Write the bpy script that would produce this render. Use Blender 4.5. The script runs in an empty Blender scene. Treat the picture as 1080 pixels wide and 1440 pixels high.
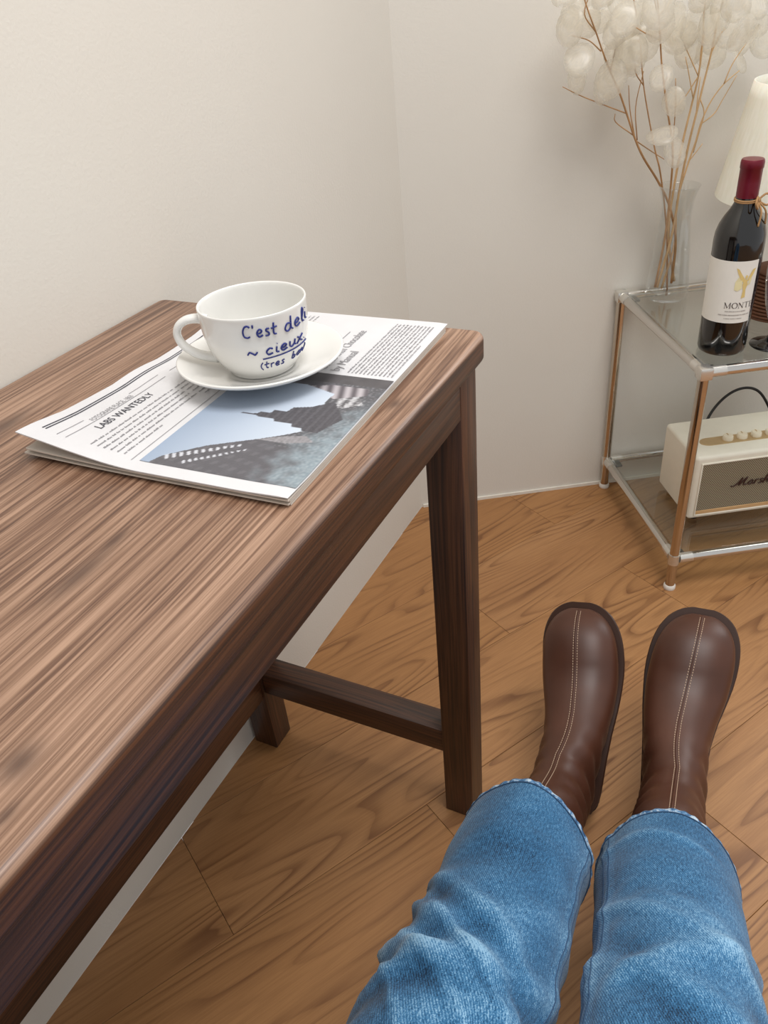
import bpy, bmesh, math, random
from mathutils import Vector, Matrix, noise as mnoise
random.seed(7)
PI = math.pi
scene = bpy.context.scene
COL = scene.collection

# ------------------------------------------------------------------ camera
CAM = Vector((0.6336, 0.0, 1.0244))
RIGHT = Vector((0.9007, 0.4268, -0.0811)); DOWN = Vector((0.1847, -0.5451, -0.8177)); FWD = Vector((-0.3932, 0.7216, -0.5698))
FPX = 1108.03
cd = bpy.data.cameras.new('camera'); cam = bpy.data.objects.new('camera', cd); COL.objects.link(cam)
cd.sensor_fit = 'VERTICAL'; cd.sensor_height = 24.0; cd.lens = FPX / 1440 * 24.0; cd.clip_start = 0.02
cam.matrix_world = Matrix(((RIGHT.x, -DOWN.x, -FWD.x, CAM.x), (RIGHT.y, -DOWN.y, -FWD.y, CAM.y), (RIGHT.z, -DOWN.z, -FWD.z, CAM.z), (0, 0, 0, 1)))
scene.camera = cam
def at(px, py, depth):                       # a point of the place seen at a pixel, that many metres ahead
    return CAM + depth * (FWD + RIGHT * ((px - 540) / FPX) + DOWN * ((py - 720) / FPX))

# ------------------------------------------------------------------ world, light, exposure
world = bpy.data.worlds.new('world'); scene.world = world; world.use_nodes = True
bg = world.node_tree.nodes['Background']; bg.inputs[0].default_value = (0.985, 0.99, 1.0, 1); bg.inputs[1].default_value = 0.5
def area_light(name, loc, target, sx, sy, power, color):
    d = bpy.data.lights.new(name, 'AREA'); d.shape = 'RECTANGLE'; d.size = sx; d.size_y = sy; d.energy = power; d.color = color
    o = bpy.data.objects.new(name, d); COL.objects.link(o); o.location = loc
    o.rotation_euler = (Vector(target) - Vector(loc)).to_track_quat('-Z', 'Y').to_euler()
    return o
area_light('ceiling_light', (0.95, 0.55, 2.5), (0.8, 0.5, 0), 1.0, 1.0, 25, (1.0, 0.98, 0.965))
WIN = (1.475, 2.208, 1.55)                   # daylight from the window in the angled wall, right of the shelf
area_light('window_light', WIN, (WIN[0] + 0.5299, WIN[1] - 0.8480, WIN[2]), 1.1, 1.3, 24, (0.96, 0.98, 1.0))
vs = scene.view_settings
vs.view_transform = 'Standard'; vs.look = 'None'; vs.exposure = 0.36; vs.gamma = 1.0; vs.use_curve_mapping = False

# ------------------------------------------------------------------ helpers
def lin(h):
    h = h.lstrip('#'); c = [int(h[i:i + 2], 16) / 255 for i in (0, 2, 4)]
    return tuple(x / 12.92 if x <= 0.04045 else ((x + 0.055) / 1.055) ** 2.4 for x in c) + (1.0,)
def tag(o, label=None, cat=None, group=None, kind=None):
    if label: o['label'] = label
    if cat: o['category'] = cat
    if group: o['group'] = group
    if kind: o['kind'] = kind
    return o
def empty(name, loc=(0, 0, 0), rz=0.0):
    o = bpy.data.objects.new(name, None); COL.objects.link(o); o.location = loc; o.rotation_euler = (0, 0, rz); o.empty_display_size = 0.05
    return o
def link(name, me, mat=None, parent=None, smooth=True):
    if mat is not None: me.materials.append(mat)
    if smooth:
        for p in me.polygons: p.use_smooth = True
    o = bpy.data.objects.new(name, me); COL.objects.link(o)
    if parent is not None: o.parent = parent
    return o
def mk(name, v, f, mat=None, parent=None, smooth=True):
    me = bpy.data.meshes.new(name); me.from_pydata([tuple(p) for p in v], [], f); me.update()
    return link(name, me, mat, parent, smooth)
def from_bm(name, bm, mat=None, parent=None, smooth=True):
    bmesh.ops.recalc_face_normals(bm, faces=bm.faces)
    me = bpy.data.meshes.new(name); bm.to_mesh(me); bm.free()
    return link(name, me, mat, parent, smooth)
def sharp(o, deg=40):
    o.data.set_sharp_from_angle(angle=math.radians(deg)); return o
def bx(bm, x0, x1, y0, y1, z0, z1, bev=0.0, seg=2, mat=None):
    t = bmesh.new(); bmesh.ops.create_cube(t, size=1.0)
    for v in t.verts: v.co = Vector((x0 + (v.co.x + .5) * (x1 - x0), y0 + (v.co.y + .5) * (y1 - y0), z0 + (v.co.z + .5) * (z1 - z0)))
    if bev > 0: bmesh.ops.bevel(t, geom=t.edges[:], offset=bev, segments=seg, profile=0.5, affect='EDGES')
    if mat is not None: t.transform(mat)
    me = bpy.data.meshes.new('tmp'); t.to_mesh(me); t.free(); bm.from_mesh(me); bpy.data.meshes.remove(me)
def box(name, x0, x1, y0, y1, z0, z1, mat, parent=None, bev=0.0, seg=2, smooth=True):
    bm = bmesh.new(); bx(bm, x0, x1, y0, y1, z0, z1, bev, seg); o = from_bm(name, bm, mat, parent, smooth)
    return sharp(o) if smooth else o
def lathe(profile, n=48, c=(0, 0)):
    v, f = [], []
    for r, z in profile:
        for k in range(n):
            a = 2 * PI * k / n; v.append((c[0] + r * math.cos(a), c[1] + r * math.sin(a), z))
    for i in range(len(profile) - 1):
        for k in range(n):
            k2 = (k + 1) % n; f.append((i * n + k, i * n + k2, (i + 1) * n + k2, (i + 1) * n + k))
    return v, f
def spline(pts, n=8):                         # Catmull-Rom through the points
    pts = [Vector(p) for p in pts]
    if len(pts) < 3: 
        return [pts[0].lerp(pts[-1], i / n) for i in range(n + 1)]
    P = [pts[0] * 2 - pts[1]] + pts + [pts[-1] * 2 - pts[-2]]; out = []
    for i in range(1, len(P) - 2):
        a, b, c, d = P[i - 1], P[i], P[i + 1], P[i + 2]
        for k in range(n):
            t = k / n
            out.append(0.5 * ((2 * b) + (c - a) * t + (2 * a - 5 * b + 4 * c - d) * t * t + (3 * b - a - 3 * c + d) * t ** 3))
    out.append(P[-2]); return out
def tube(bm, pts, r, n=8, cap=True):          # r: number or function of 0..1
    pts = [Vector(p) for p in pts]; m = len(pts); rings = []; prev = None
    for i, p in enumerate(pts):
        t = (pts[min(i + 1, m - 1)] - pts[max(i - 1, 0)])
        if t.length < 1e-9: t = Vector((0, 0, 1))
        t.normalize()
        if prev is None: prev = t.orthogonal().normalized()
        prev = (prev - t * prev.dot(t)); prev = prev.normalized() if prev.length > 1e-6 else t.orthogonal().normalized()
        b = t.cross(prev); rr = r(i / max(1, m - 1)) if callable(r) else r
        rings.append([bm.verts.new(p + (prev * math.cos(2 * PI * k / n) + b * math.sin(2 * PI * k / n)) * rr) for k in range(n)])
    for A, B in zip(rings, rings[1:]):
        for k in range(n): bm.faces.new((A[k], A[(k + 1) % n], B[(k + 1) % n], B[k]))
    if cap and n > 2:
        bm.faces.new(list(reversed(rings[0]))); bm.faces.new(rings[-1])
def tube_obj(name, pts, r, mat, parent=None, n=10):
    bm = bmesh.new(); tube(bm, pts, r, n); return from_bm(name, bm, mat, parent)
def loft(rings, cap0=True, cap1=True):
    n = len(rings[0]); v = [p for r in rings for p in r]; f = []
    for i in range(len(rings) - 1):
        for k in range(n):
            k2 = (k + 1) % n; f.append((i * n + k, i * n + k2, (i + 1) * n + k2, (i + 1) * n + k))
    if cap0: f.append(tuple(reversed(range(n))))
    if cap1: f.append(tuple((len(rings) - 1) * n + k for k in range(n)))
    return v, f
def interp(x, xs, ys):
    if x <= xs[0]: return ys[0]
    for i in range(1, len(xs)):
        if x <= xs[i]:
            t = (x - xs[i - 1]) / (xs[i] - xs[i - 1]); t = t * t * (3 - 2 * t) if False else t
            return ys[i - 1] + t * (ys[i] - ys[i - 1])
    return ys[-1]

# ------------------------------------------------------------------ materials
class NT:
    def __init__(s, name):
        s.m = bpy.data.materials.new(name); s.m.use_nodes = True; s.t = s.m.node_tree; s.n = s.t.nodes; s.l = s.t.links
        s.b = s.n['Principled BSDF']; s.out = s.n['Material Output']
    def node(s, typ, **k):
        n = s.n.new(typ)
        for a, b in k.items(): setattr(n, a, b)
        return n
    def put(s, a, b): s.l.new(a, b)
    def set(s, sock, v):
        if hasattr(v, 'is_linked') or isinstance(v, bpy.types.NodeSocket): s.l.new(v, sock)
        else: sock.default_value = v
    def math(s, op, a, b=0.0, c=0.0, clamp=False):
        n = s.node('ShaderNodeMath', operation=op, use_clamp=clamp); s.set(n.inputs[0], a); s.set(n.inputs[1], b)
        if op in ('MULTIPLY_ADD', 'SMOOTH_MIN', 'COMPARE'): s.set(n.inputs[2], c)
        return n.outputs[0]
    def coord(s, which='Object'): return s.node('ShaderNodeTexCoord').outputs[which]
    def mapping(s, vec, scale=(1, 1, 1), loc=(0, 0, 0), rot=(0, 0, 0)):
        n = s.node('ShaderNodeMapping'); s.put(vec, n.inputs[0]); n.inputs['Scale'].default_value = scale
        n.inputs['Location'].default_value = loc; n.inputs['Rotation'].default_value = rot; return n.outputs[0]
    def noise(s, vec, scale=5.0, detail=3.0, rough=0.5, dist=0.0, w=None):
        n = s.node('ShaderNodeTexNoise'); s.put(vec, n.inputs['Vector']) if vec is not None else None
        if w is not None: n.noise_dimensions = '4D'; s.set(n.inputs['W'], w)
        n.inputs['Scale'].default_value = scale; n.inputs['Detail'].default_value = detail
        n.inputs['Roughness'].default_value = rough; n.inputs['Distortion'].default_value = dist
        return n.outputs[0]
    def ramp(s, fac, stops, interp='LINEAR'):
        n = s.node('ShaderNodeValToRGB'); s.put(fac, n.inputs[0]); cr = n.color_ramp; cr.interpolation = interp
        while len(cr.elements) < len(stops): cr.elements.new(0.5)
        for e, (p, c) in zip(cr.elements, stops): e.position = p; e.color = c if len(c) == 4 else (*c, 1)
        return n.outputs[0]
    def mix(s, fac, a, b, mode='MIX'):
        n = s.node('ShaderNodeMix', data_type='RGBA', blend_type=mode); s.set(n.inputs[0], fac); s.set(n.inputs[6], a); s.set(n.inputs[7], b)
        return n.outputs[2]
    def bump(s, h, strength=0.1, dist=0.001):
        n = s.node('ShaderNodeBump'); n.inputs['Strength'].default_value = strength; n.inputs['Distance'].default_value = dist
        s.put(h, n.inputs['Height']); s.put(n.outputs[0], s.b.inputs['Normal'])
    def base(s, col=None, rough=0.5, metal=0.0, spec=0.5, coat=0.0, coat_r=0.1):
        if col is not None: s.set(s.b.inputs['Base Color'], col)
        s.set(s.b.inputs['Roughness'], rough); s.b.inputs['Metallic'].default_value = metal
        s.b.inputs['Specular IOR Level'].default_value = spec; s.b.inputs['Coat Weight'].default_value = coat; s.b.inputs['Coat Roughness'].default_value = coat_r
        return s
def plain(name, hexc, rough=0.5, metal=0.0, spec=0.5, coat=0.0, bump=None, vary=0.06):
    m = NT(name); c = lin(hexc); nz = m.noise(m.coord(), 40.0, 3.0)
    d = tuple(x * (1 - vary) for x in c[:3]) + (1,); e = tuple(min(1, x * (1 + vary)) for x in c[:3]) + (1,)
    m.base(m.ramp(nz, [(0.3, d), (0.7, e)]), rough, metal, spec, coat)
    if bump: m.bump(m.noise(m.coord(), bump[0], 4.0), bump[1], bump[2])
    return m.m
def glassy(name, tint, refl=1.0, rough=0.02):
    m = NT(name); tr = m.node('ShaderNodeBsdfTransparent'); tr.inputs[0].default_value = tint
    gl = m.node('ShaderNodeBsdfGlossy'); gl.inputs['Roughness'].default_value = rough; gl.inputs[0].default_value = (refl, refl, refl, 1)
    lw = m.node('ShaderNodeLayerWeight'); lw.inputs[0].default_value = 0.5
    fr = m.math('MULTIPLY_ADD', m.math('POWER', lw.outputs['Facing'], 3.0), 0.8, 0.045)
    mx = m.node('ShaderNodeMixShader'); m.put(fr, mx.inputs[0]); m.put(tr.outputs[0], mx.inputs[1]); m.put(gl.outputs[0], mx.inputs[2])
    m.put(mx.outputs[0], m.out.inputs[0]); return m.m

def wall_mat():
    m = NT('wall_paint'); co = m.coord(); big = m.noise(co, 1.3, 2.0); fine = m.noise(co, 260.0, 3.0)
    m.base(m.ramp(big, [(0.3, lin('#dad5cb')), (0.7, lin('#dfdbd2'))]), 0.85, spec=0.25)
    m.bump(m.math('ADD', fine, m.math('MULTIPLY', m.noise(co, 9.0, 3.0), 2.5)), 0.22, 0.0012); return m.m
def stained(name, axis):
    """dark-stained pine, grain along the given axis"""
    m = NT(name); co = m.coord()
    def st(k): return {'x': (k, 1, 1), 'y': (1, k, 1), 'z': (1, 1, k)}[axis]
    bend = m.node('ShaderNodeTexNoise'); m.put(m.mapping(co, st(0.35)), bend.inputs['Vector']); bend.inputs['Scale'].default_value = 6.0; bend.inputs['Detail'].default_value = 1.5
    off = m.node('ShaderNodeVectorMath', operation='MULTIPLY_ADD'); m.put(bend.outputs['Color'], off.inputs[0]); off.inputs[1].default_value = (0.03, 0.03, 0.03); m.put(co, off.inputs[2])
    co2 = off.outputs[0]
    lines = m.noise(m.mapping(co2, st(0.008)), 300.0, 3.0, 0.65)              # growth rings cut lengthwise
    broad = m.noise(m.mapping(co2, st(0.03)), 38.0, 2.0, 0.5)
    fib = m.noise(m.mapping(co, st(0.02)), 800.0, 2.0, 0.6)
    blot = m.noise(m.mapping(co, st(0.3)), 9.0, 3.0, 0.55)
    sharpl = m.ramp(lines, [(0.36, (0, 0, 0)), (0.50, (0.55, 0.55, 0.55)), (0.66, (1, 1, 1))])
    val = m.math('ADD', m.math('ADD', m.math('MULTIPLY', sharpl, 0.36), m.math('MULTIPLY', broad, 0.24)), m.math('ADD', m.math('MULTIPLY', fib, 0.26), m.math('MULTIPLY', blot, 0.34)))
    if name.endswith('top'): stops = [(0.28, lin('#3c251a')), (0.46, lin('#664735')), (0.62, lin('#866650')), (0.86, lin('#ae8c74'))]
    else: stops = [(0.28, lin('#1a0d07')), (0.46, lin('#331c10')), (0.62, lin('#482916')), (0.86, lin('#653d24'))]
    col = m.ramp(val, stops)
    if name.endswith('top'):                                                 # the top face is paler than the edge below it
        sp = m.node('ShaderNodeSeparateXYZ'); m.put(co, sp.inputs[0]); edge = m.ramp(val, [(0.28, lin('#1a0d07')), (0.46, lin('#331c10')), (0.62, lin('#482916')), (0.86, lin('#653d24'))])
        top_face = m.math('MULTIPLY', m.math('SUBTRACT', m.math('ADD', sp.outputs[2], m.math('MULTIPLY', blot, 0.004)), 0.7275), 400.0, clamp=True); col = m.mix(top_face, edge, col)
    if name.endswith('top'):                                                 # a few knots in the board
        sep = m.node('ShaderNodeSeparateXYZ'); m.put(co, sep.inputs[0])
        for kx, ky, rx, ry in ((0.1737, 0.433, 0.0045, 0.009), (0.1719, 0.0263, 0.003, 0.007), (0.0801, 0.170, 0.007, 0.028), (0.0770, 0.206, 0.004, 0.012), (-0.13, 0.30, 0.010, 0.03), (0.1555, 0.05, 0.008, 0.012)):
            dx = m.math('DIVIDE', m.math('SUBTRACT', sep.outputs[0], kx), rx); dy = m.math('DIVIDE', m.math('SUBTRACT', sep.outputs[1], ky), ry)
            d2 = m.math('ADD', m.math('MULTIPLY', dx, dx), m.math('MULTIPLY', dy, dy))
            k = m.math('MULTIPLY', m.math('POWER', 2.718, m.math('MULTIPLY', d2, -1.0)), m.math('ADD', 0.45, m.math('MULTIPLY', sharpl, 0.4)))
            col = m.mix(k, col, lin('#3a231a'))
    m.base(col, m.math('MULTIPLY_ADD', fib, 0.2, 0.40), spec=0.5, coat=0.25, coat_r=0.22)
    m.bump(val, 0.25, 0.0008); return m.m
def oak():
    m = NT('oak_plank'); co = m.coord(); rnd = m.node('ShaderNodeObjectInfo').outputs['Random']; w = m.math('MULTIPLY', rnd, 37.0)
    f = m.noise(m.mapping(co, (0.75, 6.5, 1.0)), 1.9, 1.3, 0.4, 0.15, w)
    ring = m.math('FRACT', m.math('MULTIPLY', f, 19.0))
    line = m.ramp(ring, [(0.0, (1, 1, 1)), (0.10, (0.8, 0.8, 0.8)), (0.32, (0.2, 0.2, 0.2)), (0.8, (0.0, 0.0, 0.0)), (0.97, (0.45, 0.45, 0.45)), (1.0, (1, 1, 1))])
    mask = m.ramp(m.noise(m.mapping(co, (2.0, 9.0, 1)), 2.2, 2.0, 0.5, 0, w), [(0.36, (0.15, 0.15, 0.15)), (0.62, (1, 1, 1))])
    pore = m.noise(m.mapping(co, (9.0, 320.0, 1)), 1.6, 3.0, 0.6, 0, w)
    tone = m.noise(m.mapping(co, (1.0, 5.0, 1)), 1.5, 2.0, 0.5, 0, w)
    c = m.mix(tone, lin('#9a6c43'), lin('#bb8d5f'))
    c = m.mix(m.math('MULTIPLY', rnd, 0.45), c, lin('#a3723f'))
    c = m.mix(m.math('MULTIPLY', m.math('MULTIPLY', line, mask), 0.85), c, lin('#6b4428'))
    c = m.mix(m.math('MULTIPLY', m.ramp(pore, [(0.42, (1, 1, 1)), (0.58, (0, 0, 0))]), 0.20), c, lin('#70472a'))
    m.base(c, 0.42, spec=0.4); m.bump(pore, 0.12, 0.0006); return m.m
def denim():
    m = NT('denim'); uv = m.coord('UV')
    weave = m.noise(m.mapping(uv, (1, 1, 1)), 900.0, 2.0, 0.6)
    rot = m.mapping(uv, (1, 1, 1), rot=(0, 0, 0.62))
    wv = m.node('ShaderNodeTexWave', wave_type='BANDS', bands_direction='X'); m.put(rot, wv.inputs[0]); wv.inputs['Scale'].default_value = 150.0
    wv.inputs['Distortion'].default_value = 2.0; wv.inputs['Detail'].default_value = 2.0; wv.inputs['Detail Scale'].default_value = 3.0
    slub = m.noise(m.mapping(uv, (1.0, 0.4, 1)), 420.0, 3.0, 0.65)
    big = m.noise(uv, 14.0, 4.0, 0.6)
    v = m.math('ADD', m.math('ADD', m.math('MULTIPLY', weave, 0.62), m.math('MULTIPLY', wv.outputs[1], 0.12)), m.math('ADD', m.math('MULTIPLY', slub, 0.50), m.math('MULTIPLY', big, 0.24)))
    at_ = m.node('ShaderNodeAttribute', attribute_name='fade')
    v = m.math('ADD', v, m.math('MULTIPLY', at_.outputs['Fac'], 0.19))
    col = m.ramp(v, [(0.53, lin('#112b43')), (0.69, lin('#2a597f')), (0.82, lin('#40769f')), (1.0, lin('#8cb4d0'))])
    m.base(col, 0.88, spec=0.2); m.bump(m.math('ADD', weave, m.math('MULTIPLY', wv.outputs[1], 0.6)), 0.35, 0.0007)
    m.b.inputs['Sheen Weight'].default_value = 0.15; return m.m
def hem_mat():
    m = NT('hem_denim'); v = m.noise(m.coord(), 150.0, 3.0, 0.65); m.base(m.ramp(v, [(0.36, lin('#27476b')), (0.5, lin('#5d86ad')), (0.62, lin('#b9cad6'))]), 0.9, spec=0.2)
    m.bump(m.noise(m.coord(), 600.0, 2.0), 0.5, 0.001); return m.m
def leather():
    m = NT('brown_leather'); co = m.coord(); big = m.noise(co, 14.0, 3.0); fine = m.noise(co, 900.0, 3.0)
    m.base(m.ramp(big, [(0.3, lin('#432518')), (0.7, lin('#543122'))]), m.math('MULTIPLY_ADD', big, 0.12, 0.38), spec=0.42, coat=0.05, coat_r=0.3)
    m.bump(fine, 0.07, 0.0004); return m.m
def attr_print():
    m = NT('photo_ink'); a = m.node('ShaderNodeAttribute', attribute_name='ink'); m.base(a.outputs['Color'], 0.6, spec=0.3); return m.m
def weave_grille():
    m = NT('grille_cloth'); co = m.coord()
    a = m.node('ShaderNodeTexWave', wave_type='BANDS', bands_direction='X'); a.inputs['Scale'].default_value = 105.0; m.put(m.mapping(co, (1, 1, 1), rot=(0, 0.7, 0)), a.inputs[0])
    b = m.node('ShaderNodeTexWave', wave_type='BANDS', bands_direction='X'); b.inputs['Scale'].default_value = 105.0; m.put(m.mapping(co, (1, 1, 1), rot=(0, -0.85, 0)), b.inputs[0])
    v = m.math('MULTIPLY', a.outputs[1], b.outputs[1])
    m.base(m.ramp(v, [(0.1, lin('#6a5f4c')), (0.45, lin('#a09479')), (0.9, lin('#c6bca3'))]), 0.8); m.bump(v, 0.5, 0.0008); return m.m
def pleat_shade():
    m = NT('lamp_cloth'); m.base(m.ramp(m.noise(m.mapping(m.coord(), (40, 40, 4)), 4.0, 3.0), [(0.3, lin('#ebe5d4')), (0.7, lin('#f3eee0'))]), 0.8, spec=0.2)
    m.b.inputs['Subsurface Weight'].default_value = 0.15; m.bump(m.noise(m.mapping(m.coord(), (300, 300, 30)), 1.0), 0.2, 0.0008); return m.m
def pod_mat():
    m = NT('honesty_pod'); co = m.coord(); v = m.noise(co, 55.0, 4.0, 0.6, 1.2)
    d = m.node('ShaderNodeBsdfTranslucent'); df = m.node('ShaderNodeBsdfDiffuse'); tr = m.node('ShaderNodeBsdfTransparent')
    c = m.ramp(v, [(0.3, lin('#f6f0e2')), (0.7, lin('#fdfbf4'))]); m.put(c, d.inputs[0]); m.put(c, df.inputs[0])
    gl = m.node('ShaderNodeBsdfGlossy'); gl.inputs['Roughness'].default_value = 0.3
    a = m.node('ShaderNodeMixShader'); a.inputs[0].default_value = 0.65; m.put(df.outputs[0], a.inputs[1]); m.put(d.outputs[0], a.inputs[2])
    g = m.node('ShaderNodeMixShader'); g.inputs[0].default_value = 0.07; m.put(a.outputs[0], g.inputs[1]); m.put(gl.outputs[0], g.inputs[2])
    b = m.node('ShaderNodeMixShader'); m.put(m.math('MULTIPLY_ADD', v, 0.8, 0.22), b.inputs[0]); m.put(g.outputs[0], b.inputs[1]); m.put(tr.outputs[0], b.inputs[2])
    m.put(b.outputs[0], m.out.inputs[0]); return m.m

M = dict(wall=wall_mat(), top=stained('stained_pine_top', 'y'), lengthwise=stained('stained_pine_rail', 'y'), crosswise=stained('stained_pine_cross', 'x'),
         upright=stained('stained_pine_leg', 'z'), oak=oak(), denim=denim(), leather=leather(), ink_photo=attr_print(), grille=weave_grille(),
         shade=pleat_shade(), pod=pod_mat(),
         subfloor=plain('subfloor', '#5a3c22', 0.8), caulk=plain('caulk', '#e4dfd4', 0.6), porcelain=plain('porcelain', '#e4e3df', 0.12, spec=0.5, coat=0.4, vary=0.01),
         blue_ink=plain('blue_ink', '#1f2c7a', 0.4), paper=plain('newsprint', '#d3d2d3', 0.75, spec=0.25, bump=(120.0, 0.1, 0.0005), vary=0.02),
         paper_in=plain('newsprint_inner', '#cfc6bb', 0.8, spec=0.2, vary=0.05), black_ink=plain('black_ink', '#3a3a44', 0.7), grey_ink=plain('grey_ink', '#8f8d90', 0.7),
         chrome=plain('chrome', '#d6d3ce', 0.10, metal=1.0, vary=0.01), bronze=plain('tinted_chrome', '#c6bbad', 0.12, metal=1.0, vary=0.02), alu=plain('satin_connector', '#dedbd4', 0.22, metal=0.8, vary=0.01), foot_white=plain('white_glide', '#e8e4dc', 0.4),
         pane=glassy('glass_pane', (0.93, 0.955, 0.945, 1)), vase=glassy('vase_glass', (0.955, 0.96, 0.955, 1)), smoke=glassy('smoky_crystal', (0.72, 0.67, 0.70, 1)),
         bottle=plain('dark_bottle_glass', '#0b0a0a', 0.06, spec=0.6, coat=0.5), foil=plain('burgundy_foil', '#6d1226', 0.32, metal=0.25, spec=0.5), label=plain('label_paper', '#e9e6de', 0.6, vary=0.02),
         gold=plain('label_gold', '#dcc27e', 0.5), pale_gold=plain('label_pale', '#e6dcae', 0.55), label_ink=plain('label_ink', '#4a3f3c', 0.6), label_grey=plain('label_grey', '#a49d98', 0.6),
         twine=plain('jute_twine', '#a98257', 0.9, bump=(700.0, 0.5, 0.001)), black_glass=plain('black_glass', '#0d0c0c', 0.07, coat=0.4),
         cream=plain('cream_vinyl', '#e9e3d3', 0.5, bump=(600.0, 0.15, 0.0006), vary=0.02), brass=plain('brass_plate', '#cdb288', 0.42, metal=0.55), knob=plain('cream_knob', '#e8dcc4', 0.35), beige_trim=plain('copper_trim', '#d3ab7a', 0.45, metal=0.3),
         logo=plain('script_logo', '#3d1f16', 0.4), cord=plain('black_cord', '#1d1916', 0.5), rattan=plain('dark_rattan', '#633c24', 0.55, bump=(60.0, 0.4, 0.002)),
         stem=plain('dry_stem', '#b48a5e', 0.8, vary=0.2), pale_stem=plain('pale_dry_stem', '#d0ad80', 0.8, vary=0.15), sole=plain('dark_sole', '#2c1a13', 0.5), welt=plain('dark_welt', '#3a2318', 0.4), stitch=plain('pale_thread', '#c3a78e', 0.8), denim_thread=plain('navy_thread', '#33506f', 0.85), hem=hem_mat(), rubber=plain('black_rubber', '#1a1816', 0.6))

# ------------------------------------------------------------------ the setting
CORNER = Vector((0.0, 1.344)); WA = math.radians(32.0)
WU = Vector((math.cos(WA), math.sin(WA))); WN = Vector((-math.sin(WA), math.cos(WA)))   # along the angled wall, and out through it
def struct(o): o['kind'] = 'structure'; return o
H = 2.6
def prism(name, poly, z0, z1, mat, parent=None):
    bm = bmesh.new(); lo = [bm.verts.new((*p, z0)) for p in poly]; hi = [bm.verts.new((*p, z1)) for p in poly]; n = len(poly)
    bm.faces.new(lo); bm.faces.new(hi)
    for i in range(n): bm.faces.new((lo[i], lo[(i + 1) % n], hi[(i + 1) % n], hi[i]))
    return from_bm(name, bm, mat, parent, smooth=False)
struct(prism('wall_left', [(0, -2.0), (0, 1.344), (-0.12, 1.344 + 0.07), (-0.12, -2.0)], 0, H, M['wall']))
e = CORNER + WU * 3.4
struct(prism('wall_back', [tuple(CORNER), tuple(e), tuple(e + WN * 0.12), tuple(CORNER + WN * 0.12)], 0, H, M['wall']))
t0 = CORNER - WN * 0.004; t1 = e - WN * 0.004
struct(prism('trim_1', [tuple(t0 + WU * 0.004), tuple(t1), tuple(e - WN * 0.0003), tuple(CORNER + WU * 0.004 - WN * 0.0003)], 0.0, 0.007, M['caulk']))
# the window beyond the shelf, with its frame around the daylight
wc = Vector((WIN[0], WIN[1])) - Vector((WN.x, WN.y)) * -0.0
win = struct(empty('window_1', (wc.x, wc.y, 0), WA))
for (a, b, c, d) in ((-0.61, -0.55, 0.84, 2.26), (0.55, 0.61, 0.84, 2.26), (-0.55, 0.55, 2.20, 2.26), (-0.55, 0.55, 0.84, 0.90)):
    box('window_frame', a, b, -0.02, 0.045, c, d, M['caulk'], win, 0.003)
box('window_sill', -0.66, 0.66, -0.07, 0.045, 0.81, 0.838, M['caulk'], win, 0.004)
# floor: planks of 950 x 190 mm, laid at 60 degrees to the left wall
FX = [(0.0, -2.0), (3.0, -2.0), (3.0, 1.344 + 3.0 * math.tan(WA)), (0.0, 1.344)]
floor = struct(prism('floor', FX, -0.03, -0.0125, M['subfloor']))
FD = Vector((math.cos(math.radians(60)), math.sin(math.radians(60)))); FE = Vector((FD.y, -FD.x))
def clip(poly, a, b):                         # keep the part left of a->b
    out = []; nx, ny = -(b[1] - a[1]), b[0] - a[0]
    s = [(p[0] - a[0]) * nx + (p[1] - a[1]) * ny for p in poly]
    for i in range(len(poly)):
        j = (i + 1) % len(poly)
        if s[i] >= 0: out.append(poly[i])
        if (s[i] >= 0) != (s[j] >= 0):
            t = s[i] / (s[i] - s[j]); out.append((poly[i][0] + t * (poly[j][0] - poly[i][0]), poly[i][1] + t * (poly[j][1] - poly[i][1])))
    return out
offs = {0: 0.704, -1: 0.387, -2: 1.040, -3: 1.342, -4: 0.72, 1: 1.010, 2: 0.37}
rp = random.Random(3)
for r in range(-14, 22):
    tA = -0.047 + 0.1905 * r; tB = tA + 0.1905; s0 = offs.get(r, (0.704 + 0.3163 * r) % 0.953)
    for k in range(-5, 7):
        sA = s0 + 0.953 * k; sB = sA + 0.953; g = 0.00025
        quad = [tuple(FD * s + FE * t) for s, t in ((sA + g, tA + g), (sA + g, tB - g), (sB - g, tB - g), (sB - g, tA + g))]
        a = sum(quad[i][0] * quad[(i + 1) % 4][1] - quad[(i + 1) % 4][0] * quad[i][1] for i in range(4))
        if a < 0: quad.reverse()
        for i in range(4):
            if quad: quad = clip(quad, FX[i], FX[(i + 1) % 4])
        if len(quad) < 3: continue
        cen = FD * ((sA + sB) / 2) + FE * ((tA + tB) / 2)
        rot = Matrix.Rotation(-math.radians(60), 2)
        lp = [rot @ (Vector(p) - cen) for p in quad]
        ar = abs(sum(lp[i].x * lp[(i + 1) % len(lp)].y - lp[(i + 1) % len(lp)].x * lp[i].y for i in range(len(lp))))
        if ar < 0.002: continue
        cc = sum((p for p in lp), Vector((0, 0))) / len(lp)
        n = len(lp); b = 0.0005; dz = rp.uniform(-0.00015, 0.0)
        v = [(p.x, p.y, -0.012) for p in lp] + [(p.x, p.y, dz - b) for p in lp]
        for p in lp:
            d = (cc - p); v.append((p.x + (b if d.x > 0 else -b), p.y + (b if d.y > 0 else -b), dz))
        f = [tuple(reversed(range(n))), tuple(2 * n + i for i in range(n))]
        for lv in (0, 1):
            f += [(lv * n + i, lv * n + (i + 1) % n, (lv + 1) * n + (i + 1) % n, (lv + 1) * n + i) for i in range(n)]
        o = mk('plank', v, f, M['oak'], floor, smooth=False)
        o.location = (cen.x, cen.y, 0); o.rotation_euler = (0, 0, math.radians(60))

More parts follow.
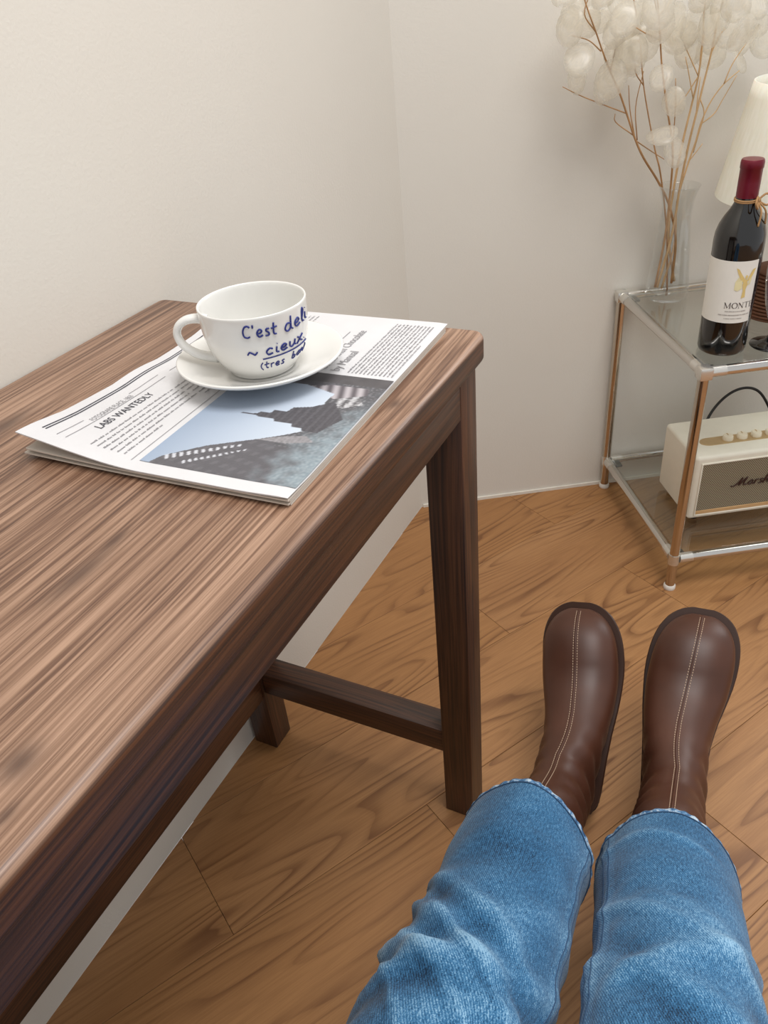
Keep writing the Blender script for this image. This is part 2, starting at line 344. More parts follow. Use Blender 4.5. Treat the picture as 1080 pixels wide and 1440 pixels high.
# ------------------------------------------------------------------ dark wooden table against the left wall
TX, TY = 0.2, 0.08
table = empty('wooden_table', (TX, TY, 0))
tag(table, 'dark stained pine table with rounded edges against the wall', 'table')
X0, X1, Y0, Y1 = 0.001 - TX, 0.3945 - TX, -0.62 - TY, 0.679 - TY
bm = bmesh.new()
def rrect(x0, x1, y0, y1, r, n=6):
    out = []
    for cx, cy, a0 in ((x1 - r, y1 - r, 0), (x0 + r, y1 - r, 90), (x0 + r, y0 + r, 180), (x1 - r, y0 + r, 270)):
        for k in range(n + 1):
            a = math.radians(a0 + 90 * k / n); out.append((cx + r * math.cos(a), cy + r * math.sin(a)))
    return out
def slab_rings(x0, x1, y0, y1, z0, z1, rc, re, n=6, m=5):
    rings = []
    for k in range(m + 1):
        a = PI / 2 * k / m; ins = re * (1 - math.sin(a)); rings.append([(p[0], p[1], z0 + re * (1 - math.cos(a))) for p in rrect(x0 + ins, x1 - ins, y0 + ins, y1 - ins, max(rc - ins, 0.001), n)])
    for k in range(m + 1):
        a = PI / 2 * k / m; ins = re * (1 - math.cos(a)); rings.append([(p[0], p[1], z1 - re * (1 - math.sin(a))) for p in rrect(x0 + ins, x1 - ins, y0 + ins, y1 - ins, max(rc - ins, 0.001), n)])
    return rings
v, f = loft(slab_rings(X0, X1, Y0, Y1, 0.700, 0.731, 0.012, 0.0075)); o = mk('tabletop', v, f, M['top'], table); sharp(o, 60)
LS = 0.042; XF = 0.3825 - TX; XB = 0.006 - TX; YL = 0.6375 - TY; YN = -0.578 - TY
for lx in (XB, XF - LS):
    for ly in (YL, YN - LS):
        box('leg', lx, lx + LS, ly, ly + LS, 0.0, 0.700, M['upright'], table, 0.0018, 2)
AZ0, AZ1 = 0.652, 0.700
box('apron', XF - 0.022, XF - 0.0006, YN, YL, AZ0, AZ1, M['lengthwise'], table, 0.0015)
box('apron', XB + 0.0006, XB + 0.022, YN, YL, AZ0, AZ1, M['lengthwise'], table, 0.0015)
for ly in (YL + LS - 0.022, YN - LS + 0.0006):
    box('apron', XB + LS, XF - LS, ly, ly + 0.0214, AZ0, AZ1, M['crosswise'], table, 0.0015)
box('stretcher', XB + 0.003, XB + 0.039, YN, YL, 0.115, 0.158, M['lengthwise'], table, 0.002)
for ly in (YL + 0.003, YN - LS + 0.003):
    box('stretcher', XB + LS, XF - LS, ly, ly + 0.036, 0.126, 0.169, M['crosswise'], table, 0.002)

# ------------------------------------------------------------------ newspaper on the table
TOPZ = 0.731
NA = Vector((0.1326, 0.3469)); NU = Vector((-0.03, 0.9995)); NV = Vector((0.9995, 0.03)); NW, NHt = 0.311, 0.237
paper = empty('newspaper', (0.25, 0.5, TOPZ))
tag(paper, 'folded newspaper with a grey skyline photo under the cup and saucer', 'newspaper')
PO = Vector((0.25, 0.5, TOPZ))
def lift(u, v, k=1.0):
    near = max(0.0, 1 - u / 0.2) ** 1.6; left = max(0.0, 1 - v / 0.11) ** 1.4
    wave = 0.0012 * math.sin(u * 52 + 0.6) * max(0.0, 1 - v / 0.05) * (0.4 if k < 1 else 1)
    nearedge = 0.0016 * max(0.0, 1 - u / 0.03) * math.sin(v * 26 + 1.0)
    cup_flat = 1.0
    return k * (0.0135 * near * left * 1.0) + max(0, wave) * 1.6 + max(0, nearedge) * k
def page_pt(u, v, z): 
    p = NA + NU * u + NV * v; return Vector((p.x, p.y, TOPZ + z)) - PO
def sheet(name, z, th, du0, du1, dv0, dv1, k, mat):
    nu, nv = 40, 30; top = []; bot = []
    for i in range(nu + 1):
        for j in range(nv + 1):
            u = du0 + (NW - du0 - du1) * i / nu; v = dv0 + (NHt - dv0 - dv1) * j / nv
            rd = math.sqrt(max(0.0, 1 - max(0.0, (v - (NHt - 0.004)) / 0.004) ** 2)) if k >= 1 else 1.0
            zz = z + lift(u, v, k)
            top.append(page_pt(u, v, zz + th * (0.5 + 0.5 * rd))); bot.append(page_pt(u, v, zz + th * 0.5 * (1 - rd)))
    n = (nu + 1) * (nv + 1); V = top + bot; F = []; w = nv + 1
    for i in range(nu):
        for j in range(nv):
            a = i * w + j; F.append((a, a + w, a + w + 1, a + 1)); F.append((n + a, n + a + 1, n + a + w + 1, n + a + w))
    for i in range(nu):
        a = i * w; F.append((a, n + a, n + a + w, a + w)); a += nv; F.append((a, a + w, n + a + w, n + a))
    for j in range(nv):
        a = j; F.append((a, a + 1, n + a + 1, n + a)); a = nu * w + j; F.append((a, n + a, n + a + 1, a + 1))
    o = mk(name, V, F, mat, paper); sharp(o, 50); return o
SH = [(0.0002, 0.0011, 0.004, 0.004, 0.003, 0.001, 0.10), (0.0019, 0.0011, 0.001, 0.003, 0.0, 0.001, 0.12), (0.0036, 0.0011, 0.003, 0.005, 0.002, 0.0006, 0.16), (0.0053, 0.0012, 0.0005, 0.001, 0.004, 0.0003, 0.22)]
for z, th, a, b_, c, d, k in SH: sheet('sheet', z, th, a, b_, c, d, k, M['paper_in'])
PZ, PT = 0.0070, 0.0010
sheet('sheet', PZ, PT, 0, 0, 0, 0, 1.0, M['paper'])
PTOP = PZ + PT
# the printed photograph
def inpoly(x, y, P):
    c = False; n = len(P); j = n - 1
    for i in range(n):
        if (P[i][1] > y) != (P[j][1] > y) and x < (P[j][0] - P[i][0]) * (y - P[i][1]) / (P[j][1] - P[i][1]) + P[i][0]: c = not c
        j = i
    return c
SKY = [(0.0131, 0.1), (0.0131, 0.112), (0.0237, 0.116), (0.046, 0.1413), (0.0648, 0.1735), (0.0748, 0.1893), (0.0851, 0.2021), (0.110, 0.205), (0.1329, 0.1966), (0.1479, 0.1978), (0.1588, 0.1654), (0.156, 0.13), (0.152, 0.1)]
TOWER = [(0.0993, 0.131), (0.1010, 0.152), (0.1045, 0.153), (0.1045, 0.162), (0.1100, 0.163), (0.1100, 0.174), (0.1180, 0.176), (0.1225, 0.190), (0.1351, 0.2042), (0.110, 0.224), (0.0850, 0.214), (0.0850, 0.2005), (0.0888, 0.1985), (0.0888, 0.190), (0.0930, 0.188), (0.0930, 0.172), (0.0965, 0.170), (0.0965, 0.156), (0.0985, 0.152)]
AWN = [(0.150, 0.150), (0.163, 0.19), (0.1623, 0.2232), (0.1509, 0.2253), (0.1397, 0.2019), (0.1434, 0.1804)]
CAFE = [(0.1432, 0.2001), (0.1483, 0.2201), (0.1353, 0.2293), (0.1247, 0.2125)]
ROOF = [(0.0648, 0.1735), (0.0746, 0.1926), (0.0789, 0.2085), (0.0717, 0.2183), (0.065, 0.198)]
def ink(u, v):
    g = mnoise.noise(Vector((u * 420, v * 420, 0))); g2 = mnoise.noise(Vector((u * 110, v * 110, 4))); g3 = mnoise.noise(Vector((u * 900, v * 900, 9)))
    if inpoly(u, v, TOWER):
        c = 0.085 + 0.02 * g + 0.02 * (math.sin(v * 900) > 0.4); return (c, c * 0.95, c * 1.05)
    if inpoly(u, v, SKY):
        t = min(1, max(0, (v - 0.1) / 0.1)); return (0.30 + 0.26 * t, 0.37 + 0.25 * t, 0.48 + 0.22 * t)  # printed sky, with the saucer's shadow put into the colour towards its upper edge
    if u > 0.166: c = 0.10 + 0.02 * g2; return (c, c * 0.93, c * 0.97)
    if inpoly(u, v, AWN):
        s = 0.5 + 0.5 * math.sin((v * 1.0 + u * 0.35) * 560); return (0.12 + 0.34 * s, 0.105 + 0.32 * s, 0.115 + 0.33 * s)
    if inpoly(u, v, CAFE):
        s = min(1, max(0, 0.5 + g + 0.5 * math.sin(v * 700))); return (0.12 + 0.4 * s, 0.115 + 0.4 * s, 0.12 + 0.41 * s)
    if inpoly(u, v, ROOF): c = 0.27 + 0.10 * g; return (c, c * 0.96, c)
    for (ua, va, ub, vb, w_) in ((0.0214, 0.1171, 0.0536, 0.1668, 0.0035), (0.0187, 0.135, 0.0486, 0.1741, 0.0022)):
        L2 = (ub - ua) ** 2 + (vb - va) ** 2; t = ((u - ua) * (ub - ua) + (v - va) * (vb - va)) / L2
        if 0 <= t <= 1 and abs((u - ua) * (vb - va) - (v - va) * (ub - ua)) / math.sqrt(L2) < w_ * (1 - 0.6 * t) and (t * 11) % 1 > 0.5: return (0.55, 0.56, 0.60)
    win = (math.sin(u * 520 + v * 120) > 0.1) and (math.sin(v * 620 - u * 400) > 0.2)
    c = 0.115 + 0.022 * win + 0.012 * g2 + 0.015 * g3; col = (c, c * 0.96, c * 1.04)
    if v > 0.19 and u > 0.06:
        c2 = 0.10 + 0.16 * max(0, g + 0.6 * g3); col = (c2, c2 * 0.98, c2 * 1.05)
    fold = min(1.0, max(0.0, (v - 0.190 - 0.10 * max(0, u - 0.06) * 3 + 0.02 * g2) / 0.045)); fold = fold * fold * (3 - 2 * fold) * (1 if u < 0.11 else max(0.25, 1 - (u - 0.11) / 0.04))
    return tuple(a * (1 - fold) + b_ * fold for a, b_ in zip(col, (0.26 + 0.1 * g, 0.31 + 0.1 * g, 0.34 + 0.1 * g)))
nu, nv = 190, 150; u0, u1, v0, v1 = 0.0125, 0.182, 0.104, 0.2362
V = []; Cc = []
for i in range(nu + 1):
    for j in range(nv + 1):
        u = u0 + (u1 - u0) * i / nu; v = v0 + (v1 - v0) * j / nv
        V.append(page_pt(u, v, PTOP + lift(u, v) + 0.00025)); Cc.append(ink(u, v))
w = nv + 1
F = [(i * w + j, (i + 1) * w + j, (i + 1) * w + j + 1, i * w + j + 1) for i in range(nu) for j in range(nv)]
o = mk('printed_photo', V, F, M['ink_photo'], paper)
ca = o.data.color_attributes.new('ink', 'FLOAT_COLOR', 'POINT')
for k, c in enumerate(Cc): ca.data[k].color = (*c, 1)
o['label'] = 'black and white photo of a city skyline'
# ruled lines, headings and columns
def quads_obj(name, qs, mat, parent, zoff=0.0004):
    V, F = [], []
    for (ua, va, ub, vb) in qs:
        n = max(1, int((ub - ua) / 0.012)); base = len(V)
        for k in range(n + 1):
            u = ua + (ub - ua) * k / n
            V.append(page_pt(u, va, PTOP + lift(u, va) + zoff)); V.append(page_pt(u, vb, PTOP + lift(u, vb) + zoff))
        for k in range(n): a = base + 2 * k; F.append((a, a + 2, a + 3, a + 1))
    return mk(name, V, F, mat, parent, smooth=False)
for q_ in ((0.016, 0.0105, 0.30, 0.0117), (0.016, 0.0135, 0.30, 0.0147)): quads_obj('rule', [q_], M['black_ink'], paper)
for q_ in ((0.014, 0.0262, 0.043, 0.0268), (0.098, 0.0262, 0.138, 0.0268), (0.014, 0.0345, 0.138, 0.0351), (0.15, 0.03, 0.30, 0.0306), (0.011, 0.0975, 0.17, 0.0981), (0.243, 0.1525, 0.271, 0.1533)): quads_obj('rule', [q_], M['grey_ink'], paper)
rt = random.Random(5); qs = []
def column(ua, ub, va, n, step, hgt, lastfrac=0.6):
    for r in range(n):
        u = ua; end = ua + (ub - ua) * (lastfrac if r == n - 1 else 1)
        while u < end:
            for _ in range(rt.randint(2, 8)):
                w_ = rt.uniform(0.0006, 0.0011); up = rt.choice((0, 0, 0, 0.0006)); qs.append((u, va + r * step - up, u + w_, va + r * step + hgt)); u += w_ + 0.00035
                if u > end: break
            u += 0.0012
column(0.016, 0.118, 0.056, 6, 0.0062, 0.0013, 0.45)
column(0.122, 0.18, 0.056, 6, 0.0062, 0.0013)
column(0.188, 0.298, 0.190, 12, 0.0037, 0.0013)
column(0.19, 0.30, 0.04, 16, 0.0045, 0.0013)
quads_obj('column_text', qs, M['grey_ink'], paper)['kind'] = 'stuff'
def font_mesh(body, size, extr=0.0):
    c = bpy.data.curves.new('txt', 'FONT'); c.body = body; c.size = size; c.extrude = extr; c.resolution_u = 3
    o = bpy.data.objects.new('txt', c); COL.objects.link(o); bpy.context.view_layer.update()
    dg = bpy.context.evaluated_depsgraph_get(); me = o.evaluated_get(dg).to_mesh()
    V = [tuple(v.co) for v in me.vertices]; F = [tuple(p.vertices) for p in me.polygons]
    o.evaluated_get(dg).to_mesh_clear(); bpy.data.objects.remove(o); bpy.data.curves.remove(c); return V, F
def heading(body, size, u, v, width, mat):
    V, F = font_mesh(body, size); mx = max(p[0] for p in V)
    pts = [page_pt(u + p[0] * width / mx, v - p[1], PTOP + lift(u + p[0] * width / mx, v - p[1]) + 0.0005) for p in V]
    return mk('heading', pts, F, mat, paper, smooth=False)
heading('FOTOGRAFIE PLACE, 1863', 0.0072, 0.046, 0.0335, 0.05, M['grey_ink'])
heading('LABS WANTEDLY', 0.0105, 0.038, 0.0475, 0.068, M['black_ink'])
heading('Coffee with Chocolate', 0.0125, 0.188, 0.1685, 0.088, M['grey_ink'])
heading('by Manual', 0.0125, 0.188, 0.1815, 0.042, M['grey_ink'])

# ------------------------------------------------------------------ saucer and cup
CX, CY = 0.2445, 0.5208; SZ = TOPZ + PTOP + 0.0014
saucer = empty('saucer', (CX, CY, SZ)); tag(saucer, 'white porcelain saucer on the newspaper', 'saucer')
pr = [(0.0, 0.0), (0.026, 0.0), (0.028, 0.0004), (0.029, 0.0030), (0.045, 0.0062), (0.060, 0.0110), (0.0700, 0.0160), (0.0718, 0.0176), (0.0722, 0.0188), (0.0714, 0.0196), (0.0700, 0.0194), (0.062, 0.0157), (0.050, 0.0110), (0.040, 0.0076), (0.034, 0.0062), (0.0325, 0.0054), (0.030, 0.0050), (0.0, 0.0050)]
v, f = lathe(pr, 96); mk('dish', v, f, M['porcelain'], saucer)
KZ = SZ + 0.0052
cup = empty('coffee_cup', (CX, CY, KZ)); tag(cup, 'white porcelain cup with blue handwriting on the saucer', 'cup')
RIM = 0.8055 - KZ
outer = [(0.0, 0.0012), (0.024, 0.0012), (0.0252, 0.0), (0.0275, 0.0), (0.0285, 0.0010), (0.0290, 0.003), (0.0312, 0.0052), (0.0345, 0.0092), (0.0375, 0.0140), (0.0405, 0.0200), (0.0428, 0.0265), (0.0442, 0.0330), (0.0451, 0.0410), (0.0456, RIM - 0.004), (0.0459, RIM - 0.0010)]
inner = [(0.0452, RIM), (0.0440, RIM - 0.0004), (0.0432, RIM - 0.0020), (0.0427, RIM - 0.012), (0.0418, 0.0320), (0.0400, 0.0250), (0.0370, 0.0180), (0.0320, 0.0110), (0.0240, 0.0070), (0.012, 0.0055), (0.0, 0.0052)]
v, f = lathe(outer + inner, 96); body = mk('bowl', v, f, M['porcelain'], cup)
md = body.modifiers.new('s', 'SUBSURF'); md.levels = 1; md.render_levels = 1
def cup_r(z): return interp(z, [p[1] for p in outer[3:]], [p[0] for p in outer[3:]])
ha = math.radians(-152); hd = Vector((math.cos(ha), math.sin(ha), 0))
hp = [(0.040, 0.0455), (0.0475, 0.0478), (0.0570, 0.0472), (0.0645, 0.0425), (0.0672, 0.0345), (0.0640, 0.0255), (0.0560, 0.0180), (0.0460, 0.0135), (0.0365, 0.0118)]
side = Vector((-hd.y, hd.x, 0)); pts = spline([hd * r + Vector((0, 0, z)) for r, z in hp], 6); rings = []
for i, p in enumerate(pts):
    t = (pts[min(i + 1, len(pts) - 1)] - pts[max(i - 1, 0)]).normalized(); nrm = t.cross(side).normalized(); s = i / (len(pts) - 1)
    a_, b_ = 0.0050 + 0.0016 * abs(2 * s - 1) ** 2, 0.0034 + 0.0012 * abs(2 * s - 1) ** 3
    rings.append([p + side * (a_ * math.cos(2 * PI * k / 16)) + nrm * (b_ * math.sin(2 * PI * k / 16)) for k in range(16)])
v, f = loft(rings); mk('handle', v, f, M['porcelain'], cup)
# handwriting glyphs: strokes in units of x-height
G = {'C': (1.05, [[(0.95, 1.35), (0.7, 1.55), (0.35, 1.4), (0.1, 0.8), (0.15, 0.2), (0.5, -0.02), (0.85, 0.12)]]),
     "'": (0.35, [[(0.15, 1.65), (0.12, 1.25)]]),
     'e': (0.85, [[(0.08, 0.45), (0.45, 0.5), (0.65, 0.75), (0.45, 1.0), (0.15, 0.75), (0.08, 0.35), (0.3, 0.0), (0.75, 0.2)]]),
     's': (0.7, [[(0.6, 0.95), (0.3, 0.95), (0.2, 0.7), (0.5, 0.4), (0.45, 0.08), (0.05, 0.05)]]),
     't': (0.8, [[(0.4, 1.6), (0.3, 0.8), (0.3, 0.15), (0.6, 0.05)], [(0.0, 0.9), (0.75, 1.05)]]),
     'd': (0.95, [[(0.65, 0.85), (0.3, 0.95), (0.05, 0.4), (0.25, 0.0), (0.6, 0.35), (0.75, 1.75)], [(0.7, 1.2), (0.68, 0.3), (0.85, 0.02)]]),
     'l': (0.5, [[(0.1, 0.4), (0.45, 1.3), (0.35, 1.75), (0.2, 1.3), (0.18, 0.2), (0.42, 0.05)]]),
     'i': (0.45, [[(0.2, 0.95), (0.15, 0.2), (0.4, 0.05)], [(0.26, 1.4), (0.28, 1.45)]]),
     'c': (0.8, [[(0.7, 0.85), (0.4, 1.0), (0.1, 0.55), (0.25, 0.05), (0.7, 0.15)]]),
     'u': (0.95, [[(0.1, 0.95), (0.1, 0.25), (0.35, 0.0), (0.68, 0.4), (0.75, 0.95)], [(0.74, 0.9), (0.7, 0.25), (0.9, 0.05)]]),
     'x': (0.95, [[(0.05, 0.95), (0.35, 0.7), (0.55, 0.2), (0.85, 0.02)], [(0.85, 1.05), (0.4, 0.5), (0.0, -0.1)]]),
     '.': (0.4, [[(0.15, 0.05), (0.17, 0.12)]]),
     '(': (0.5, [[(0.4, 1.5), (0.1, 0.9), (0.08, 0.2), (0.3, -0.3)]]), ')': (0.5, [[(0.1, 1.5), (0.38, 0.9), (0.38, 0.2), (0.1, -0.3)]]),
     'r': (0.7, [[(0.12, 0.95), (0.15, 0.0)], [(0.14, 0.6), (0.35, 0.95), (0.6, 0.9)]]),
     'b': (0.9, [[(0.2, 1.7), (0.12, 0.9), (0.12, 0.1), (0.5, 0.02), (0.7, 0.45), (0.45, 0.8), (0.15, 0.55)]]),
     'o': (0.85, [[(0.45, 0.95), (0.12, 0.6), (0.2, 0.08), (0.6, 0.1), (0.7, 0.6), (0.45, 0.95), (0.75, 0.9)]]),
     'n': (0.95, [[(0.1, 0.95), (0.12, 0.0)], [(0.12, 0.55), (0.4, 0.95), (0.65, 0.7), (0.65, 0.15), (0.88, 0.05)]]),
     '~': (1.7, [[(0.1, 0.35), (0.4, 0.75), (0.75, 0.55), (1.05, 0.3), (1.4, 0.7)]]),
     'M': (1.9, [[(-0.6, 0.1), (-0.2, 0.0), (0.3, 0.6), (0.75, 1.75), (0.65, 0.8), (0.6, 0.1), (1.0, 0.9), (1.45, 1.75), (1.3, 0.8), (1.35, 0.1), (1.8, 0.2)]]),
     'a': (1.0, [[(0.75, 0.85), (0.4, 0.95), (0.1, 0.4), (0.3, 0.02), (0.65, 0.35), (0.75, 0.9), (0.7, 0.2), (1.0, 0.1)]]),
     'h': (1.05, [[(0.0, 0.1), (0.4, 1.3), (0.35, 1.8), (0.2, 1.2), (0.15, 0.0), (0.35, 0.7), (0.65, 0.85), (0.7, 0.2), (1.0, 0.1)]]),
     ' ': (0.7, [])}
def strokes(text, xh, gap=0.12):
    x = 0.0; out = []
    for ch in text:
        adv, st = G[ch]
        for s in st: out.append([((x + px) * xh, py * xh) for px, py in s])
        x += adv + gap
    return out, x * xh
bm = bmesh.new()
def on_cup(arc, z, off=0.0003):
    r = cup_r(z) + off; a = arc / 0.0448; return Vector((r * math.cos(a), r * math.sin(a), z))
def write(text, deg0, deg1, z0, xh, rad, rise=0.0):
    st, wd = strokes(text, xh); a0 = math.radians(deg0) * 0.0448; span = math.radians(deg1 - deg0) * 0.0448
    for s in st:
        P = spline([(x, y, 0) for x, y in s], 7)
        tube(bm, [on_cup(a0 + p.x / wd * span, z0 + p.y + rise * (p.x / wd)) for p in P], rad, 6)
write("C'est", -68, -31, 0.790 - KZ, 0.0062, 0.00075, -0.0012)
write('deli', -24, 16, 0.788 - KZ, 0.0064, 0.00075, 0.0015)
write('~', -68, -53, 0.7725 - KZ, 0.0055, 0.00072)
write('cieux.', -48, 10, 0.7722 - KZ, 0.0056, 0.00075, 0.002)
tube(bm, [on_cup(math.radians(-52 + 66 * k / 16) * 0.0448, 0.7688 - KZ + 0.0018 * k / 16) for k in range(17)], 0.0006, 6)
write('(tres', -56, -24, 0.7588 - KZ, 0.0042, 0.0005, 0.0006)
write('bon)', -14, 18, 0.7602 - KZ, 0.0042, 0.0005, 0.001)
o = from_bm('handwriting', bm, M['blue_ink'], cup); o['label'] = "blue handwritten words C'est deli cieux tres bon"

# ------------------------------------------------------------------ chrome and glass shelf against the angled wall
SO = Vector((0.5628, 1.2388, 0.0)); SR = WA
SXV = Vector((WU.x, WU.y, 0)); SYV = Vector((WN.x, WN.y, 0))
def S(x, y, z): return SO + SXV * x + SYV * y + Vector((0, 0, z))
shelf = empty('glass_shelf', SO, SR); tag(shelf, 'low chrome tube shelf with two glass panes by the wall', 'shelf')
PY0, PY1, PX1 = 0.008, 0.372, 0.62; ZU, ZL = 0.449, 0.071; TR = 0.0088
for px in (0.0, PX1):
    for py in (PY0, PY1):
        bm = bmesh.new(); tube(bm, [(px, py, 0.008), (px, py, 0.45)], TR, 20); sharp(from_bm('post', bm, M['bronze'], shelf))
        bm = bmesh.new(); v, f = lathe([(0, 0), (0.0105, 0), (0.0112, 0.002), (0.0112, 0.007), (0.0095, 0.010), (0, 0.010)], 24, (px, py)); sharp(mk('foot', v, f, M['foot_white'], shelf))
        box('corner_joint', px - 0.0110, px + 0.0110, py - 0.0110, py + 0.0110, ZU - 0.0108, ZU + 0.0108, M['alu'], shelf, 0.003)
        bm = bmesh.new(); tube(bm, [(px, py, ZL - 0.0105), (px, py, ZL + 0.0105)], 0.0102, 20); sharp(from_bm('collar', bm, M['alu'], shelf))
def rod(a, b, z):
    a = Vector((*a, z)); b = Vector((*b, z)); d = (b - a).normalized()
    bm = bmesh.new(); tube(bm, [a + d * 0.010, b - d * 0.010], TR, 20); sharp(from_bm('rail', bm, M['chrome'], shelf))
    for s, q in ((1, a), (-1, b)):
        bm = bmesh.new(); tube(bm, [q + d * s * 0.0095, q + d * s * 0.034], TR + 0.0006, 20); sharp(from_bm('sleeve', bm, M['alu'], shelf))
for z in (ZU, ZL):
    rod((0, PY0), (PX1, PY0), z); rod((0, PY1), (PX1, PY1), z); rod((0, PY0), (0, PY1), z); rod((PX1, PY0), (PX1, PY1), z)
    box('glass_pane', TR + 0.001, PX1 - TR - 0.001, PY0 + TR + 0.001, PY1 - TR - 0.001, z - 0.001, z + 0.005, M['pane'], shelf, 0.0008, 1)
    for px in (0.016, PX1 - 0.016):
        for py in (PY0 + 0.016, PY1 - 0.016): bm = bmesh.new(); bx(bm, px - 0.012, px + 0.012, py - 0.012, py + 0.012, z - 0.006, z - 0.0012, 0.002); from_bm('pane_support', bm, M['rubber'], shelf)
GZ = ZU + 0.0052; GL = ZL + 0.0052

# ------------------------------------------------------------------ vase with dried honesty
VX, VY = 0.070, 0.327
vase = empty('glass_vase', S(VX, VY, GZ)); tag(vase, 'clear waisted glass vase holding dried honesty stems', 'vase')
VH = 0.205
pv = [(0.0, 0.0), (0.034, 0.0), (0.0385, 0.003), (0.0395, 0.010), (0.0380, 0.035), (0.0340, 0.080), (0.0292, 0.125), (0.0268, 0.155), (0.0280, 0.178), (0.0345, VH - 0.004), (0.0362, VH), (0.0350, VH + 0.0004), (0.0328, VH - 0.006), (0.0258, 0.177), (0.0245, 0.155), (0.0270, 0.125), (0.0318, 0.080), (0.0357, 0.035), (0.0365, 0.018), (0.030, 0.013), (0.0, 0.012)]
v, f = lathe(pv, 48); mk('vessel', v, f, M['vase'], vase)
VD = 1.437
POD = None
def pod_mesh():
    V, F = [(0, 0, 0.004)], []; n = 16
    for ring, rr in enumerate((0.5, 1.0)):
        for k in range(n):
            a = 2 * PI * k / n; x = rr * math.cos(a); y = rr * math.sin(a) * 1.18 * (1 + 0.10 * math.sin(a)) 
            V.append((0.022 * x, 0.022 * y + 0.026, 0.004 * (1 - rr * rr) + 0.0025 * x * x + 0.003 * y * rr))
    for k in range(n):
        F.append((0, 1 + k, 1 + (k + 1) % n)); F.append((1 + k, 1 + n + k, 1 + n + (k + 1) % n, 1 + (k + 1) % n))
    m = len(V); V2 = V + [(p[0], p[1], p[2] - 0.0004) for p in V]; F2 = F + [tuple(reversed([m + i for i in q])) for q in F]
    for k in range(n): F2.append((1 + n + k, m + 1 + n + k, m + 1 + n + (k + 1) % n, 1 + n + (k + 1) % n))
    V2 = [(p[0], p[1] + (0.026 if i in (0, m) else 0), p[2]) for i, p in enumerate(V2)]
    me = bpy.data.meshes.new('seed_pod'); me.from_pydata(V2, [], F2); me.update(); me.materials.append(M['pod'])
    for p in me.polygons: p.use_smooth = True
    return me
PODM = pod_mesh()
rs = random.Random(11)
HL = iter(['brown honesty stem bending widest away from the lamp, with cream seed discs', 'upright brown honesty stem with two seed discs low above the vase rim', 'pale honesty stem with a knotty fork halfway up and cream seed discs', 'tall straight pale honesty stem topped with cream seed discs', 'pale honesty stem leaning over towards the lamp shade', 'thin brown honesty stem standing behind the widest bending one'])
def honesty(depth, main, branches, pods, mat, r0=0.0024):
    base = S(VX, VY, GZ + 0.0135)
    st = empty('dried_honesty_stem', base); tag(st, next(HL), 'dried flower', 'dried honesty stems in the vase')
    def w(p):                                 # stems stand in an upright sheet parallel to the wall, each at its own distance from it
        d = FWD + RIGHT * ((p[0] - 540) / FPX) + DOWN * ((p[1] - 720) / FPX); k = min(1.0, max(0.35, (285 - p[1]) / 120)); yy = VY + depth * k + (p[2] if len(p) > 2 else 0)
        yy -= max(0.0, (270 - p[1]) / 300) * 0.05
        return CAM + d * ((yy - (CAM - SO).dot(SYV)) / d.dot(SYV)) - base
    bm = bmesh.new(); tube(bm, spline([w(p) for p in main], 6), lambda t: r0 * (1 - 0.62 * t), 7); from_bm('stem', bm, mat, st)
    for br in branches:
        bm = bmesh.new(); tube(bm, spline([w(p) for p in br], 5), lambda t: 0.0011 * (1 - 0.4 * t), 5); from_bm('twig', bm, mat, st)
    for p in pods:
        o = bpy.data.objects.new('seed_pod', PODM); COL.objects.link(o); o.parent = st
        sc = p[3] if len(p) > 3 else rs.uniform(0.75, 1.1); c = w((p[0], p[1], p[2] if len(p) > 2 else rs.uniform(-0.05, 0.05)))
        # roughly facing the room, tilted each its own way
        zaxis = (CAM - (c + base)).normalized() + Vector((rs.uniform(-.8, .8), rs.uniform(-.8, .8), rs.uniform(-.5, .5))); zaxis.normalize()
        up = Vector((rs.uniform(-.8, .8), rs.uniform(-.4, .4), rs.choice((1, 1, -1)))); x = up.cross(zaxis).normalized(); y = zaxis.cross(x)
        R = Matrix((x, y, zaxis)).transposed(); o.matrix_local = Matrix.Translation(c - R @ Vector((0, 0.026 * sc, 0))) @ R.to_4x4() @ Matrix.Scale(sc, 4)
VB = (931, 407)
honesty(0.0, [(944, 398), (950, 340), (942, 292, 0.005), (927, 258, 0.01), (905, 222), (893, 195), (883, 165), (871, 130), (858, 100), (848, 74), (838, 45), (826, 12), (815, -25)],
        [[(882, 160), (850, 148), (815, 134), (791, 122)], [(858, 100), (865, 70), (866, 34)], [(845, 72), (828, 57), (804, 50)], [(893, 195), (886, 155), (884, 120)], [(896, 197), (894, 150), (905, 100)], [(890, 190), (866, 172), (865, 160)], [(838, 45), (822, 20), (830, -10)], [(893, 197), (915, 212), (934, 224)]],
        [(815, 82, -.01, 1.1), (812, 112, 0.0, .95), (858, 114, -.015, 1.15), (847, 126, 0.01, .9), (802, 40, 0.0, 1.1), (806, 20), (826, 34), (843, 30), (836, 5), (866, 45), (880, 25), (800, -15), (825, -20), (850, -10)], M['stem'])
honesty(-0.012, [(921, 404), (934, 340), (941, 285), (946, 212), (938, 152), (931, 95), (928, 48), (925, 5), (918, -40)],
        [[(927, 56), (910, 48), (890, 36)], [(929, 20), (945, 0), (960, -20)], [(925, 20), (918, -10)], [(938, 150), (934, 120), (941, 105)], [(946, 205), (950, 150), (950, 110)]],
        [(888, 72, 0.0, 1.15), (880, 52), (905, 62, 0.0, 1.1), (870, 78), (930, 108, -.02, .85), (928, 38, -.01, 1.0), (945, 60, .02, 1.0), (948, 145, -.02, .9), (931, 190, -.03, 1.15), (948, 216, -.03, 1.0), (925, 15), (945, -5), (905, 10), (900, -20)], M['stem'], 0.0022)
